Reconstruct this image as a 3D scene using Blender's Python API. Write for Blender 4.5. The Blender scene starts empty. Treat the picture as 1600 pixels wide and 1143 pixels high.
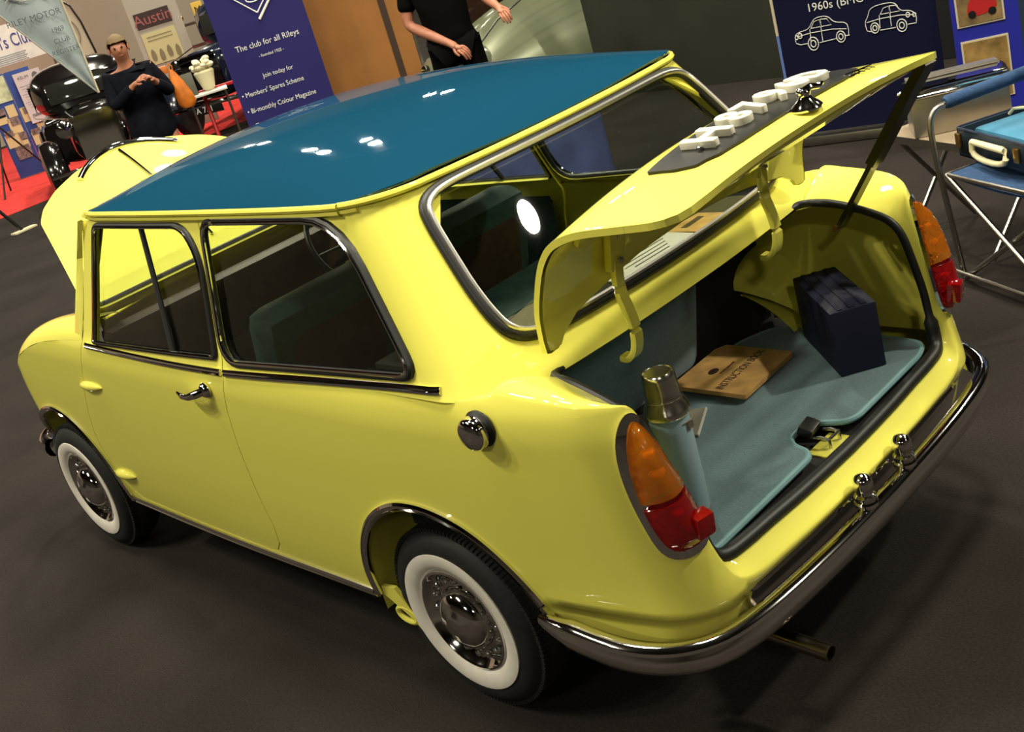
import bpy, bmesh, math, random
import numpy as np
from mathutils import Vector, Matrix, Euler
from mathutils.geometry import delaunay_2d_cdt
S = bpy.context.scene
COL = S.collection
PI = math.pi
R = math.radians

# ---------------------------------------------------------------- camera, world, lights, exposure
cam_d = bpy.data.cameras.new('camera'); cam = bpy.data.objects.new('camera', cam_d); COL.objects.link(cam)
cam_d.sensor_fit = 'HORIZONTAL'; cam_d.sensor_width = 36.0
cam_d.lens = 1828.5 / 1600 * 36.0
cam_d.clip_start = 0.05; cam_d.clip_end = 200
def set_camera(loc, yaw, pitch, roll):
    F = Vector((math.cos(pitch)*math.cos(yaw), math.cos(pitch)*math.sin(yaw), -math.sin(pitch)))
    Rt = F.cross(Vector((0, 0, 1))).normalized(); U = Rt.cross(F)
    c, s = math.cos(roll), math.sin(roll)
    R2 = Rt*c + U*s; U2 = U*c - Rt*s
    m = Matrix((R2, U2, -F)).transposed().to_4x4(); m.translation = Vector(loc)
    cam.matrix_world = m
set_camera((-2.0405, 1.9657, 1.7819), R(-39.5359), R(21.4129), R(-16.9458))
S.camera = cam
S.view_settings.view_transform = 'Standard'; S.view_settings.look = 'None'
S.view_settings.gamma = 1.0; S.view_settings.use_curve_mapping = False
S.view_settings.exposure = 0.14
w = bpy.data.worlds.new('hall_air'); S.world = w; w.use_nodes = True
w.node_tree.nodes['Background'].inputs[0].default_value = (1.0, .86, .68, 1)
w.node_tree.nodes['Background'].inputs[1].default_value = .022

def hall_lamp(x, y, z, watts, size=.45, aim=None, name='hall_lamp'):
    d = bpy.data.lights.new(name, 'AREA'); d.shape = 'DISK'; d.size = size; d.energy = watts
    d.color = (1.0, .93, .74)
    o = bpy.data.objects.new(name, d); COL.objects.link(o); o.location = (x, y, z)
    if aim:
        o.rotation_euler = (Vector(aim)-Vector((x, y, z))).to_track_quat('-Z', 'Y').to_euler()
    return o
# the one strong floodlight behind and to the right, overhead lamps, an added side fill, then the high-bay lamps of the hall roof in pairs
hall_lamp(-5.2, -5.0, 7.1, 420, .36, (-.2, 0, .9), 'flood_or_fill_light')
hall_lamp(-1.4, -.9, 8.6, 620, 1.5)
hall_lamp(1.8, .8, 8.6, 420, 1.5)
hall_lamp(3.0, 6.5, 8.5, 110, .5, (.5, 0, .6), 'flood_or_fill_light')  # added weak fill for the car's left side, placed so the lid shades the boot
for (x, y) in [(23, -11.2), (12.6, -5.8), (10.8, -6.6), (18, -15.4), (25.5, -27), (33, -17.5),
               (4, 5), (-3, -12), (4, -4), (12, 6), (-10, 9), (-2, 12), (-12, -4), (20, 0), (5, -16), (33, -11)]:
    for k in (-1, 1):
        hall_lamp(x + .45*k*(1+max(0, x-8)/14), y - .28*k, 8.0, 110 if x < -5 else 240, .42)

# ---------------------------------------------------------------- materials
def mat(name, col, rough=.5, metal=0, coat=0, spec=.5, emit=None, es=1, trans=0, ior=1.45, coat_r=.03, sheen=0):
    m = bpy.data.materials.new(name); m.use_nodes = True
    b = m.node_tree.nodes['Principled BSDF']
    b.inputs['Base Color'].default_value = (*col, 1); b.inputs['Roughness'].default_value = rough
    b.inputs['Metallic'].default_value = metal; b.inputs['Coat Weight'].default_value = coat
    b.inputs['Coat Roughness'].default_value = coat_r
    b.inputs['Specular IOR Level'].default_value = spec; b.inputs['IOR'].default_value = ior
    b.inputs['Transmission Weight'].default_value = trans; b.inputs['Sheen Weight'].default_value = sheen
    if emit: b.inputs['Emission Color'].default_value = (*emit, 1); b.inputs['Emission Strength'].default_value = es
    return m
def noisy(m, scale, amt=.35, bump=0, dark=None, detail=6, bscale=None):
    """mottle the base colour with noise and add fine relief"""
    nt = m.node_tree; b = nt.nodes['Principled BSDF']
    tc = nt.nodes.new('ShaderNodeTexCoord'); n = nt.nodes.new('ShaderNodeTexNoise')
    n.inputs['Scale'].default_value = scale; n.inputs['Detail'].default_value = detail
    nt.links.new(tc.outputs['Object'], n.inputs['Vector'])
    r = nt.nodes.new('ShaderNodeValToRGB'); c = b.inputs['Base Color'].default_value[:3]
    d = dark or [v*(1-amt) for v in c]; e = [min(1, v*(1+amt)) for v in c]
    r.color_ramp.elements[0].position = .3; r.color_ramp.elements[1].position = .7
    r.color_ramp.elements[0].color = (*d, 1); r.color_ramp.elements[1].color = (*e, 1)
    nt.links.new(n.outputs['Fac'], r.inputs['Fac']); nt.links.new(r.outputs['Color'], b.inputs['Base Color'])
    if bump:
        n2 = nt.nodes.new('ShaderNodeTexNoise'); n2.inputs['Scale'].default_value = bscale or scale*3
        nt.links.new(tc.outputs['Object'], n2.inputs['Vector'])
        bp = nt.nodes.new('ShaderNodeBump'); bp.inputs['Strength'].default_value = bump; bp.inputs['Distance'].default_value = .003
        nt.links.new(n2.outputs['Fac'], bp.inputs['Height']); nt.links.new(bp.outputs['Normal'], b.inputs['Normal'])
    return m
YEL = mat('yellow_paint', (.79, .745, .12), .5, coat=1.0, spec=.10)
BLU = mat('blue_paint', (.006, .050, .098), .6, coat=.8, spec=.0)
CHR = mat('chrome', (.80, .78, .75), .06, 1)
CHD = mat('dull_chrome', (.55, .53, .50), .22, 1)
STEEL = noisy(mat('brushed_steel', (.50, .46, .40), .35, .9), 12, .1)
CUPM = mat('polished_cup_metal', (.72, .70, .64), .20, 1)
RUB = mat('black_rubber', (.010, .010, .010), .45)
TYR = noisy(mat('tyre_rubber', (.010, .0095, .009), .72), 60, .3)
WHW = noisy(mat('white_wall_rubber', (.72, .68, .60), .5), 30, .06)
BLK = mat('black_plastic', (.008, .008, .008), .35)
DARK = mat('dark_trim', (.012, .010, .009), .7)
AMB = mat('amber_lens', (1.0, .30, .015), .10, coat=1, trans=.75)
REDL = mat('red_lens', (.60, .006, .010), .10, coat=1, trans=.7)
TEAL = noisy(mat('teal_carpet', (.095, .18, .205), .95, sheen=.3), 220, .22, .5, bscale=500)
TEALE = mat('pale_blue_edging', (.20, .37, .40), .6)
FLASKB = mat('pale_blue_enamel', (.30, .44, .50), .35, coat=.3)
NAVY = mat('navy_cloth', (.008, .009, .032), .6)
SEATT = noisy(mat('dark_teal_leather', (.02, .05, .05), .45), 40, .3)
BROWNT = noisy(mat('dark_brown_trim', (.035, .018, .012), .5), 30, .3)
HEADL = mat('pale_headlining', (.25, .24, .20), .9)
MANIL = noisy(mat('aged_tan_paper', (.50, .29, .09), .8), 18, .3)
CREAM = mat('cream_plastic', (.72, .66, .42), .4)
WHITE = mat('white_print', (.70, .70, .66), .7)
LETTER = mat('cream_white_plastic', (.80, .78, .62), .35, coat=.3)
PAPER = noisy(mat('white_paper', (.62, .60, .56), .8), 9, .08)
SKIN = noisy(mat('skin', (.42, .17, .10), .5), 25, .15)
BRASS = mat('brass', (.55, .33, .09), .3, 1)
ALU = noisy(mat('aluminium_tube', (.34, .32, .29), .33, 1), 30, .1)
def glass(name, tint, base=.07):
    m = bpy.data.materials.new(name); m.use_nodes = True; nt = m.node_tree; nt.nodes.clear()
    o = nt.nodes.new('ShaderNodeOutputMaterial'); mx = nt.nodes.new('ShaderNodeMixShader')
    t = nt.nodes.new('ShaderNodeBsdfTransparent'); g = nt.nodes.new('ShaderNodeBsdfGlossy'); f = nt.nodes.new('ShaderNodeLayerWeight')
    p = nt.nodes.new('ShaderNodeMath'); p.operation = 'POWER'; p.inputs[1].default_value = 4.5
    q = nt.nodes.new('ShaderNodeMath'); q.operation = 'MULTIPLY_ADD'; q.inputs[1].default_value = .85; q.inputs[2].default_value = base
    t.inputs[0].default_value = (*tint, 1); g.inputs['Roughness'].default_value = .01; f.inputs[0].default_value = .5
    g.inputs[0].default_value = (.9, .9, .9, 1)
    nt.links.new(f.outputs['Facing'], p.inputs[0]); nt.links.new(p.outputs[0], q.inputs[0]); nt.links.new(q.outputs[0], mx.inputs[0])
    nt.links.new(t.outputs[0], mx.inputs[1]); nt.links.new(g.outputs[0], mx.inputs[2])
    nt.links.new(mx.outputs[0], o.inputs[0]); return m
GLS = glass('window_glass', (.80, .84, .78))

# ---------------------------------------------------------------- object helpers
def link(name, me, m, parent=None):
    o = bpy.data.objects.new(name, me); COL.objects.link(o)
    if m is not None and not me.materials: me.materials.append(m)
    if parent is not None: o.parent = parent
    return o
def thing(name, label, cat, loc=(0, 0, 0), rz=0, group=None):
    o = bpy.data.objects.new(name, None); COL.objects.link(o); o.empty_display_size = .1
    o.location = loc; o.rotation_euler = (0, 0, rz); o['label'] = label; o['category'] = cat
    if group: o['group'] = group
    return o
def tag(o, label, cat, group=None):
    o['label'] = label; o['category'] = cat
    if group: o['group'] = group
    return o
def struct(o): o['kind'] = 'structure'; return o
class MB:
    """collects shapes, then links them as one mesh object"""
    def __init__(s): s.v = []; s.f = []; s.flat = set()
    def add(s, vs, fs, flat=False):
        n = len(s.v); s.v += [tuple(v) for v in vs]
        for f in fs:
            if flat: s.flat.add(len(s.f))
            s.f.append(tuple(i+n for i in f))
        return s
    def box(s, c, d, rot=None, bev=0):
        bm = bmesh.new(); bmesh.ops.create_cube(bm, size=1)
        bmesh.ops.scale(bm, vec=d, verts=bm.verts)
        if bev: bmesh.ops.bevel(bm, geom=bm.edges[:], offset=bev, segments=2, affect='EDGES', profile=.6)
        M = Matrix.Translation(c) @ (rot.to_4x4() if rot else Matrix.Identity(4))
        bm.verts.index_update()
        s.add([M @ v.co for v in bm.verts], [[v.index for v in f.verts] for f in bm.faces], True); bm.free(); return s
    def tube(s, pts, r, n=10, closed=False, cap=True, up=None):
        pts = [Vector(p) for p in pts]; L = len(pts); rr = r if isinstance(r, (list, tuple)) else [r]*L
        tg = []
        for i in range(L):
            a = pts[(i-1) % L] if closed or i > 0 else pts[i]; b = pts[(i+1) % L] if closed or i < L-1 else pts[i]
            tg.append((b-a).normalized())
        ref = Vector(up) if up else (Vector((0, 0, 1)) if abs(tg[0].z) < .9 else Vector((1, 0, 0)))
        u = (ref - tg[0]*ref.dot(tg[0])).normalized(); vs = []
        for i in range(L):
            u = (u - tg[i]*u.dot(tg[i])).normalized(); v = tg[i].cross(u)
            for k in range(n):
                a = 2*PI*k/n; vs.append(pts[i] + (u*math.cos(a) + v*math.sin(a))*rr[i])
        fs = []
        for i in range(L if closed else L-1):
            for k in range(n):
                a, b = i*n+k, i*n+(k+1) % n; c, d = ((i+1) % L)*n+(k+1) % n, ((i+1) % L)*n+k
                fs.append((a, b, c, d))
        if cap and not closed: fs += [tuple(range(n))[::-1], tuple((L-1)*n+k for k in range(n))]
        return s.add(vs, fs)
    def sweep(s, pts, sec, out, closed=False, cap=True, csec=True):
        """sweep a 2D section (a along the outward direction, b along up) along a path; out = outward vectors"""
        n = len(sec); L = len(pts); vs = []
        for i in range(L):
            p = Vector(pts[i]); o = Vector(out[i] if isinstance(out, list) else out).normalized()
            a = Vector(pts[(i-1) % L]) if closed or i else p; b = Vector(pts[(i+1) % L]) if closed or i < L-1 else p
            t = (b-a).normalized(); o = (o - t*o.dot(t)).normalized(); u = t.cross(o).normalized()
            if u.z < 0: u = -u
            vs += [p + o*a_ + u*b_ for a_, b_ in sec]
        fs = []
        m = n if csec else n-1
        for i in range(L if closed else L-1):
            for k in range(m):
                fs.append((i*n+k, i*n+(k+1) % n, ((i+1) % L)*n+(k+1) % n, ((i+1) % L)*n+k))
        if cap and not closed and csec: fs += [tuple(range(n))[::-1], tuple((L-1)*n+k for k in range(n))]
        return s.add(vs, fs)
    def lathe(s, prof, n=32, M=None, cap=True):
        """profile of (radius, height) turned about local z"""
        M = M or Matrix.Identity(4); vs = []; fs = []
        for r, z in prof:
            for k in range(n):
                a = 2*PI*k/n; vs.append(M @ Vector((r*math.cos(a), r*math.sin(a), z)))
        for i in range(len(prof)-1):
            for k in range(n):
                fs.append((i*n+k, i*n+(k+1) % n, (i+1)*n+(k+1) % n, (i+1)*n+k))
        if cap:
            if prof[0][0] > 1e-4: fs.append(tuple(range(n))[::-1])
            if prof[-1][0] > 1e-4: fs.append(tuple((len(prof)-1)*n+k for k in range(n)))
        return s.add(vs, fs)
    def prism(s, poly, h0, h1, M=None):
        """extrude a 2D polygon between two heights"""
        M = M or Matrix.Identity(4); n = len(poly)
        vs = [M @ Vector((x, y, h0)) for x, y in poly] + [M @ Vector((x, y, h1)) for x, y in poly]
        fs = [tuple(range(n))[::-1], tuple(range(n, 2*n))] + [(i, (i+1) % n, n+(i+1) % n, n+i) for i in range(n)]
        return s.add(vs, fs, True)
    def grid(s, P, closed=False):
        n = len(P[0]); vs = [p for row in P for p in row]; fs = []
        for i in range(len(P)-1):
            for k in range(n-1): fs.append((i*n+k, i*n+k+1, (i+1)*n+k+1, (i+1)*n+k))
        return s.add(vs, fs)
    def sphere(s, c, r, n=16, m=10, sc=(1, 1, 1)):
        prof = [(max(1e-5, math.sin(PI*i/m)), -math.cos(PI*i/m)) for i in range(m+1)]
        return s.lathe(prof, n, Matrix.Translation(c) @ Matrix.Diagonal((r*sc[0], r*sc[1], r*sc[2], 1)), cap=False)
    def build(s, name, m, parent=None, smooth=True, fix=True):
        me = bpy.data.meshes.new(name); me.from_pydata(s.v, [], s.f)
        bm = bmesh.new(); bm.from_mesh(me)
        bmesh.ops.remove_doubles(bm, verts=bm.verts, dist=2e-5)
        if fix: bmesh.ops.recalc_face_normals(bm, faces=bm.faces)
        for e in bm.edges:
            if len(e.link_faces) == 2 and e.calc_face_angle(0) > R(38): e.smooth = False
        for f in bm.faces: f.smooth = smooth
        bm.to_mesh(me); bm.free()
        return link(name, me, m, parent)
def resample(pts, step, closed=True):
    P = [np.array(p, float) for p in pts]; out = []
    n = len(P)
    for i in range(n if closed else n-1):
        a, b = P[i], P[(i+1) % n]; k = max(1, int(math.ceil(np.linalg.norm(b-a)/step)))
        for j in range(k): out.append(a+(b-a)*j/k)
    if not closed: out.append(P[-1])
    return [tuple(p) for p in out]
def smooth_loop(pts, it=2, closed=True):
    """Chaikin corner cutting"""
    P = [tuple(p) for p in pts]
    for _ in range(it):
        Q = []
        n = len(P)
        for i in range(n if closed else n-1):
            a, b = P[i], P[(i+1) % n]
            Q.append(tuple(.75*x+.25*y for x, y in zip(a, b))); Q.append(tuple(.25*x+.75*y for x, y in zip(a, b)))
        if not closed: Q = [P[0]] + Q[1:-1] + [P[-1]]
        P = Q
    return P
def round_poly(pts, rad, n=5):
    """round each corner of a polygon by a radius (number, or one for each corner)"""
    out = []; N = len(pts)
    for i in range(N):
        p = np.array(pts[i], float); a = np.array(pts[i-1], float); b = np.array(pts[(i+1) % N], float)
        r = rad[i] if isinstance(rad, (list, tuple)) else rad
        la, lb = np.linalg.norm(a-p), np.linalg.norm(b-p); d = min(r, la*.48, lb*.48)
        if d < 1e-4: out.append(tuple(p)); continue
        q0 = p+(a-p)/la*d; q1 = p+(b-p)/lb*d
        for k in range(n+1):
            t = k/n; out.append(tuple((1-t)**2*q0 + 2*t*(1-t)*p + t*t*q1))
    return out
def inside(px, py, poly):
    r = np.zeros(len(px), bool); n = len(poly); j = n-1
    for i in range(n):
        xi, yi = poly[i]; xj, yj = poly[j]
        if yi != yj: r ^= ((yi > py) != (yj > py)) & (px < (xj-xi)*(py-yi)/(yj-yi)+xi)
        j = i
    return r
def panel(name, fn, outer, holes, m, parent=None, step=.025, out=(0, 1, 0), flange=0, mirror=False, both=False, auto=None, offs=0):
    """a sheet-metal panel: the outline and holes in (u, v) are triangulated and mapped by fn; normals are analytic.
    out(p) or a vector gives the outer side; flange turns the edges inward; mirror flips y; both builds both sides"""
    bs = step*.6
    loops = [resample(outer, bs)] + [resample(h, bs) for h in holes]
    allp = []; edges = []
    for L in loops:
        n0 = len(allp); allp += L; edges += [(n0+i, n0+(i+1) % len(L)) for i in range(len(L))]
    A = np.array(allp)
    x0, y0 = A.min(0); x1, y1 = A.max(0)
    gx, gy = np.meshgrid(np.arange(x0, x1+step, step), np.arange(y0, y1+step, step*.87)); gx = gx + (np.arange(gx.shape[0]) % 2)[:, None]*step*.5
    gx = gx.ravel(); gy = gy.ravel(); ok = inside(gx, gy, loops[0])
    for h in loops[1:]: ok &= ~inside(gx, gy, h)
    gx = gx[ok]; gy = gy[ok]
    if len(gx):
        dmin = np.full(len(gx), 9.)
        for p in A: dmin = np.minimum(dmin, (gx-p[0])**2+(gy-p[1])**2)
        k = dmin > (step*.45)**2; gx = gx[k]; gy = gy[k]
    pts = [Vector(p) for p in allp] + [Vector((a, b)) for a, b in zip(gx, gy)]
    co, ed, fa, *_ = delaunay_2d_cdt(pts, edges, [], 0, 1e-6)
    C2 = np.array([tuple(c) for c in co]); F = np.array([f for f in fa])
    cen = C2[F].mean(1); ok = inside(cen[:, 0], cen[:, 1], loops[0])
    for h in loops[1:]: ok &= ~inside(cen[:, 0], cen[:, 1], h)
    F = F[ok]
    P = []; N = []
    e = 2e-3
    for a, b in C2:
        p = Vector(fn(a, b)); du = Vector(fn(a+e, b))-Vector(fn(a-e, b)); dv = Vector(fn(a, b+e))-Vector(fn(a, b-e))
        nn = du.cross(dv); nn = nn.normalized() if nn.length > 1e-12 else Vector((0, 0, 1))
        if auto is None:
            o = Vector(out(p)) if callable(out) else Vector(out)
            if nn.dot(o) < 0: nn = -nn
        P.append(p); N.append(nn)
    if auto is not None:      # one sign for the whole panel, from the direction its middle faces
        if sum((n for n in N), Vector()).dot(Vector(auto)) < 0: N = [-n for n in N]
    if offs: P = [p+n*offs for p, n in zip(P, N)]
    faces = []
    for f in F:
        a, b, c = (P[i] for i in f); n = (b-a).cross(c-a)
        faces.append(tuple(f) if n.dot(N[f[0]]) >= 0 else tuple(f[::-1]))
    verts = list(P); norms = list(N)
    if flange:
        from collections import Counter
        used = Counter()
        for f in faces:
            for i in range(3): used[(f[i], f[(i+1) % 3])] += 1
        for (a, b) in [k for k in used if (k[1], k[0]) not in used]:
            n0 = len(verts); pa, pb = P[a], P[b]; qa = pa-N[a]*flange; qb = pb-N[b]*flange
            fnrm = (pb-pa).cross(-N[a]).normalized()
            verts += [pb, pa, qa, qb]; fn2 = (pa-pb).cross(qa-pa).normalized()
            norms += [fn2]*4; faces.append((n0, n0+1, n0+2, n0+3))
    V = []; FF = []; NN = []
    if not mirror or both: V += [tuple(v) for v in verts]; FF += faces; NN += [tuple(n) for n in norms]
    if mirror or both:
        n0 = len(V); V += [(v[0], -v[1], v[2]) for v in verts]; NN += [(n[0], -n[1], n[2]) for n in norms]
        FF += [tuple(i+n0 for i in f[::-1]) for f in faces]
    me = bpy.data.meshes.new(name); me.from_pydata(V, [], FF)
    me.polygons.foreach_set('use_smooth', [True]*len(me.polygons))
    me.normals_split_custom_set_from_vertices(NN)
    return link(name, me, m, parent)
def merge(objs, name):
    """join panels that are one sheet of metal into one mesh, keeping their normals"""
    V = []; F = []; N = []; M = []; MI = []
    for o in objs:
        me = o.data; n0 = len(V); V += [tuple(v.co) for v in me.vertices]
        mi = {}
        for i, mt in enumerate(me.materials):
            if mt not in M: M.append(mt)
            mi[i] = M.index(mt)
        cn = me.corner_normals
        for p in me.polygons:
            F.append(tuple(i+n0 for i in p.vertices)); MI.append(mi.get(p.material_index, 0))
            for li in p.loop_indices: N.append(tuple(cn[li].vector))
    par = objs[0].parent
    for o in objs: bpy.data.objects.remove(o)
    me = bpy.data.meshes.new(name); me.from_pydata(V, [], F)
    me.polygons.foreach_set('use_smooth', [True]*len(F)); me.polygons.foreach_set('material_index', MI)
    me.normals_split_custom_set(N)
    for mt in M: me.materials.append(mt)
    o = bpy.data.objects.new(name, me); COL.objects.link(o); o.parent = par; return o
def text_mesh(txt, size, m, parent, name='lettering', loc=(0, 0, 0), rot=(PI/2, 0, 0), ext=.001, align='CENTER', fn=None, bevel=0, sx=1, space=1):
    cu = bpy.data.curves.new(name, 'FONT'); cu.body = txt; cu.size = size; cu.extrude = ext; cu.align_x = align; cu.align_y = 'CENTER'
    cu.bevel_depth = bevel; cu.resolution_u = 3; cu.space_character = space
    t = bpy.data.objects.new(name, cu); COL.objects.link(t)
    bpy.context.view_layer.update()
    me = bpy.data.meshes.new_from_object(t.evaluated_get(bpy.context.evaluated_depsgraph_get()))
    bpy.data.objects.remove(t); bpy.data.curves.remove(cu)
    if fn:
        for v in me.vertices: v.co = fn(v.co.x*sx, v.co.y, v.co.z)
        o = link(name, me, m, parent)
    else:
        for v in me.vertices: v.co.x *= sx
        o = link(name, me, m, parent); o.location = loc; o.rotation_euler = rot
    o.data.materials.clear(); o.data.materials.append(m)
    return o
def copy_tree(o, parent=None):
    c = o.copy(); COL.objects.link(c)
    if parent is not None: c.parent = parent
    for ch in [x for x in COL.objects if x.parent == o]: copy_tree(ch, c)
    return c
def lerp(a, b, t): return a+(b-a)*t
def interp(tab,x):
    if x<=tab[0][0]: return tab[0][1]
    for (a,b),(c,d) in zip(tab,tab[1:]):
        if x<=c:
            t=(x-a)/(c-a); t2=t
            return b+(d-b)*t2
    return tab[-1][1]
def cr(tab,x):   # smooth (monotone cubic) interpolation
    n=len(tab)
    if x<=tab[0][0]: return tab[0][1]
    if x>=tab[-1][0]: return tab[-1][1]
    for i in range(n-1):
        if x<=tab[i+1][0]: break
    x0,y0=tab[i];x1,y1=tab[i+1];h=x1-x0
    d=(y1-y0)/h
    def sl(j):
        if j<=0 or j>=n-1: return (tab[min(j+1,n-1)][1]-tab[max(j-1,0)][1])/(tab[min(j+1,n-1)][0]-tab[max(j-1,0)][0])
        a=(tab[j][1]-tab[j-1][1])/(tab[j][0]-tab[j-1][0]);b=(tab[j+1][1]-tab[j][1])/(tab[j+1][0]-tab[j][0])
        if a*b<=0: return 0.
        return 2*a*b/(a+b)
    m0,m1=sl(i),sl(i+1);t=(x-x0)/h
    return (2*t**3-3*t*t+1)*y0+(t**3-2*t*t+t)*h*m0+(-2*t**3+3*t*t)*y1+(t**3-t*t)*h*m1
YP=[(.18,.650),(.26,.668),(.36,.682),(.50,.692),(.70,.697),(.80,.695),(.86,.685),(.90,.668),(.94,.655),(1.25,.563),(1.30,.548)]
TX=[(-.75,.83),(-.62,.905),(-.45,.955),(-.25,.985),(0.1,1.0),(.8,1.0),(1.3,.985),(1.7,.965),(2.1,.95),(2.5,.93)]
XR=[(.2,-.69),(.33,-.715),(.42,-.735),(.50,-.715),(.56,-.697),(.70,-.665),(.85,-.63),(1,-.60)]
XF=[(.2,2.38),(.4,2.44),(.6,2.46),(.75,2.43),(.9,2.35)]
RR,RF=.10,.26
def low(u,z):
    xr=cr(XR,z);xf=cr(XF,z);y0=cr(YP,z)
    if u<-.34 and z<.405: y0-=.011*min(1,(.405-z)/.008)*min(1,(-.34-u)/.05); xr+=.016*min(1,(.405-z)/.008)*min(1,(-.34-u)/.05)
    if u<xr+RR:
        s=xr+RR-u
        if s<RR*math.pi/2:
            a=s/RR; x=xr+RR-RR*math.sin(a); y=y0-RR+RR*math.cos(a)
        else: y=y0-RR-(s-RR*math.pi/2); x=xr-.02*(1-(y/(y0-RR))**2)
    elif u>xf-RF:
        s=u-(xf-RF)
        if s<RF*math.pi/2:
            a=s/RF; x=xf-RF+RF*math.sin(a); y=y0-RF+RF*math.cos(a)
        else: x=xf; y=y0-RF-(s-RF*math.pi/2)
    else: x=u;y=y0
    return (x,y*cr(TX,x) if y>.45 else y*lerp(cr(TX,x),cr(TX,x),1),z)
def low_u(y,z):   # u on the rear face for a given y
    lo=cr(XR,z)+RR-2.0;hi=cr(XR,z)+RR
    for _ in range(50):
        m=(lo+hi)/2
        if low(m,z)[1]<y: lo=m
        else: hi=m
    return (lo+hi)/2
GR=.14
def gxr(z): return -.085-(1.25-z)*.70
def green(u,z):
    xr=gxr(z);y0=cr(YP,z)
    if u<xr+GR:
        s=xr+GR-u
        if s<GR*math.pi/2:
            a=s/GR;x=xr+GR-GR*math.sin(a);y=y0-GR+GR*math.cos(a)
        else:
            y=y0-GR-(s-GR*math.pi/2);x=xr-.03*(1-(y/(y0-GR))**2)
    else: x=u;y=y0
    f=cr(TX,max(x,0.1))
    return (x,y*f,z)
def green_u(y,z):
    lo=gxr(z)-2;hi=gxr(z)+GR
    for _ in range(50):
        m=(lo+hi)/2
        if green(m,z)[1]<y: lo=m
        else: hi=m
    return (lo+hi)/2

def front_u(y,z):
    xf=cr(XF,z);y0=cr(YP,z);f=cr(TX,2.45);yy=y/f
    return xf-RF+RF*math.pi/2+max(0,(y0-RF-yy))
def green_y(y,z):
    """rear face of the cabin, given the sideways position"""
    xr=gxr(z);y0=cr(YP,z);a=abs(y)
    if a<=y0-GR: return (xr-.03*(1-(a/(y0-GR))**2),y,z)
    c=min(1,(a-(y0-GR))/GR); return (xr+GR-GR*math.sqrt(max(0,1-c*c)),y,z)
def side(u,z): return green(u,z) if z>.88 else low(u,z)
LE=[(-.37,.915),(-.378,.99),(-.405,1.065),(-.44,1.125),(-.48,1.16),(-.555,1.183),(-.64,1.192),(-.73,1.20),(-.775,1.205),(-.82,1.21)]
LC=[(-.378,.915),(-.375,.99),(-.392,1.065),(-.42,1.14),(-.455,1.19),(-.53,1.228),(-.62,1.243),(-.70,1.243),(-.76,1.235),(-.80,1.222)]
def arcs(P):
    s=[0]
    for a,b in zip(P,P[1:]): s.append(s[-1]+((a[0]-b[0])**2+(a[1]-b[1])**2)**.5)
    return s
TT=[i/9 for i in range(10)]
sE=arcs(LE);LLEN=sE[-1]
def lid(s,y):
    t=0
    for i in range(9):
        if s<=sE[i+1] or i==8:
            t=(i+(s-sE[i])/(sE[i+1]-sE[i]))/9;break
    k=min(1,abs(y)/.5)**2.2
    xe=cr(list(zip(TT,[p[0] for p in LE])),t);ze=cr(list(zip(TT,[p[1] for p in LE])),t)
    xc=cr(list(zip(TT,[p[0] for p in LC])),t);zc=cr(list(zip(TT,[p[1] for p in LC])),t)
    return (xc+(xe-xc)*k,y,zc+(ze-zc)*k)
# ================================================================ the hall
flm = mat('dark_floor_carpet', (.03, .024, .02), .9, spec=.12)
nt = flm.node_tree; b = nt.nodes['Principled BSDF']; tc = nt.nodes.new('ShaderNodeTexCoord')
n1 = nt.nodes.new('ShaderNodeTexNoise'); n1.inputs['Scale'].default_value = 1.6; n1.inputs['Detail'].default_value = 5
n2 = nt.nodes.new('ShaderNodeTexNoise'); n2.inputs['Scale'].default_value = 160; n2.inputs['Detail'].default_value = 3
vo = nt.nodes.new('ShaderNodeTexVoronoi'); vo.inputs['Scale'].default_value = 3.2
for n in (n1, n2, vo): nt.links.new(tc.outputs['Object'], n.inputs['Vector'])
r1 = nt.nodes.new('ShaderNodeValToRGB'); r1.color_ramp.elements[0].position = .35; r1.color_ramp.elements[1].position = .7
r1.color_ramp.elements[0].color = (.0155, .0122, .0105, 1); r1.color_ramp.elements[1].color = (.0250, .0205, .0178, 1)
mx = nt.nodes.new('ShaderNodeMix'); mx.data_type = 'RGBA'; mx.blend_type = 'MULTIPLY'; mx.inputs[0].default_value = .8
r2 = nt.nodes.new('ShaderNodeValToRGB'); r2.color_ramp.elements[0].color = (.55, .55, .55, 1); r2.color_ramp.elements[1].color = (1.35, 1.35, 1.35, 1)
r2.color_ramp.elements[0].position = .3; r2.color_ramp.elements[1].position = .7
nt.links.new(n1.outputs['Fac'], r1.inputs['Fac']); nt.links.new(n2.outputs['Fac'], r2.inputs['Fac'])
nt.links.new(r1.outputs['Color'], mx.inputs[6]); nt.links.new(r2.outputs['Color'], mx.inputs[7])
lt_ = nt.nodes.new('ShaderNodeMath'); lt_.operation = 'LESS_THAN'; lt_.inputs[1].default_value = .022
nt.links.new(vo.outputs['Distance'], lt_.inputs[0])
m2 = nt.nodes.new('ShaderNodeMix'); m2.data_type = 'RGBA'; m2.inputs[7].default_value = (.16, .14, .12, 1)
nt.links.new(lt_.outputs[0], m2.inputs[0]); nt.links.new(mx.outputs[2], m2.inputs[6]); nt.links.new(m2.outputs[2], b.inputs['Base Color'])
bp_ = nt.nodes.new('ShaderNodeBump'); bp_.inputs['Strength'].default_value = .5; bp_.inputs['Distance'].default_value = .004
nt.links.new(n2.outputs['Fac'], bp_.inputs['Height']); nt.links.new(bp_.outputs['Normal'], b.inputs['Normal'])
struct(MB().box((9, -4, -.05), (50, 50, .1)).build('floor', flm))
WALLM = noisy(mat('beige_hall_wall', (.36, .31, .235), .85), .6, .10)
struct(MB().box((21, -4, 1.9), (.2, 50, 3.8)).build('wall_far', WALLM))
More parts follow.
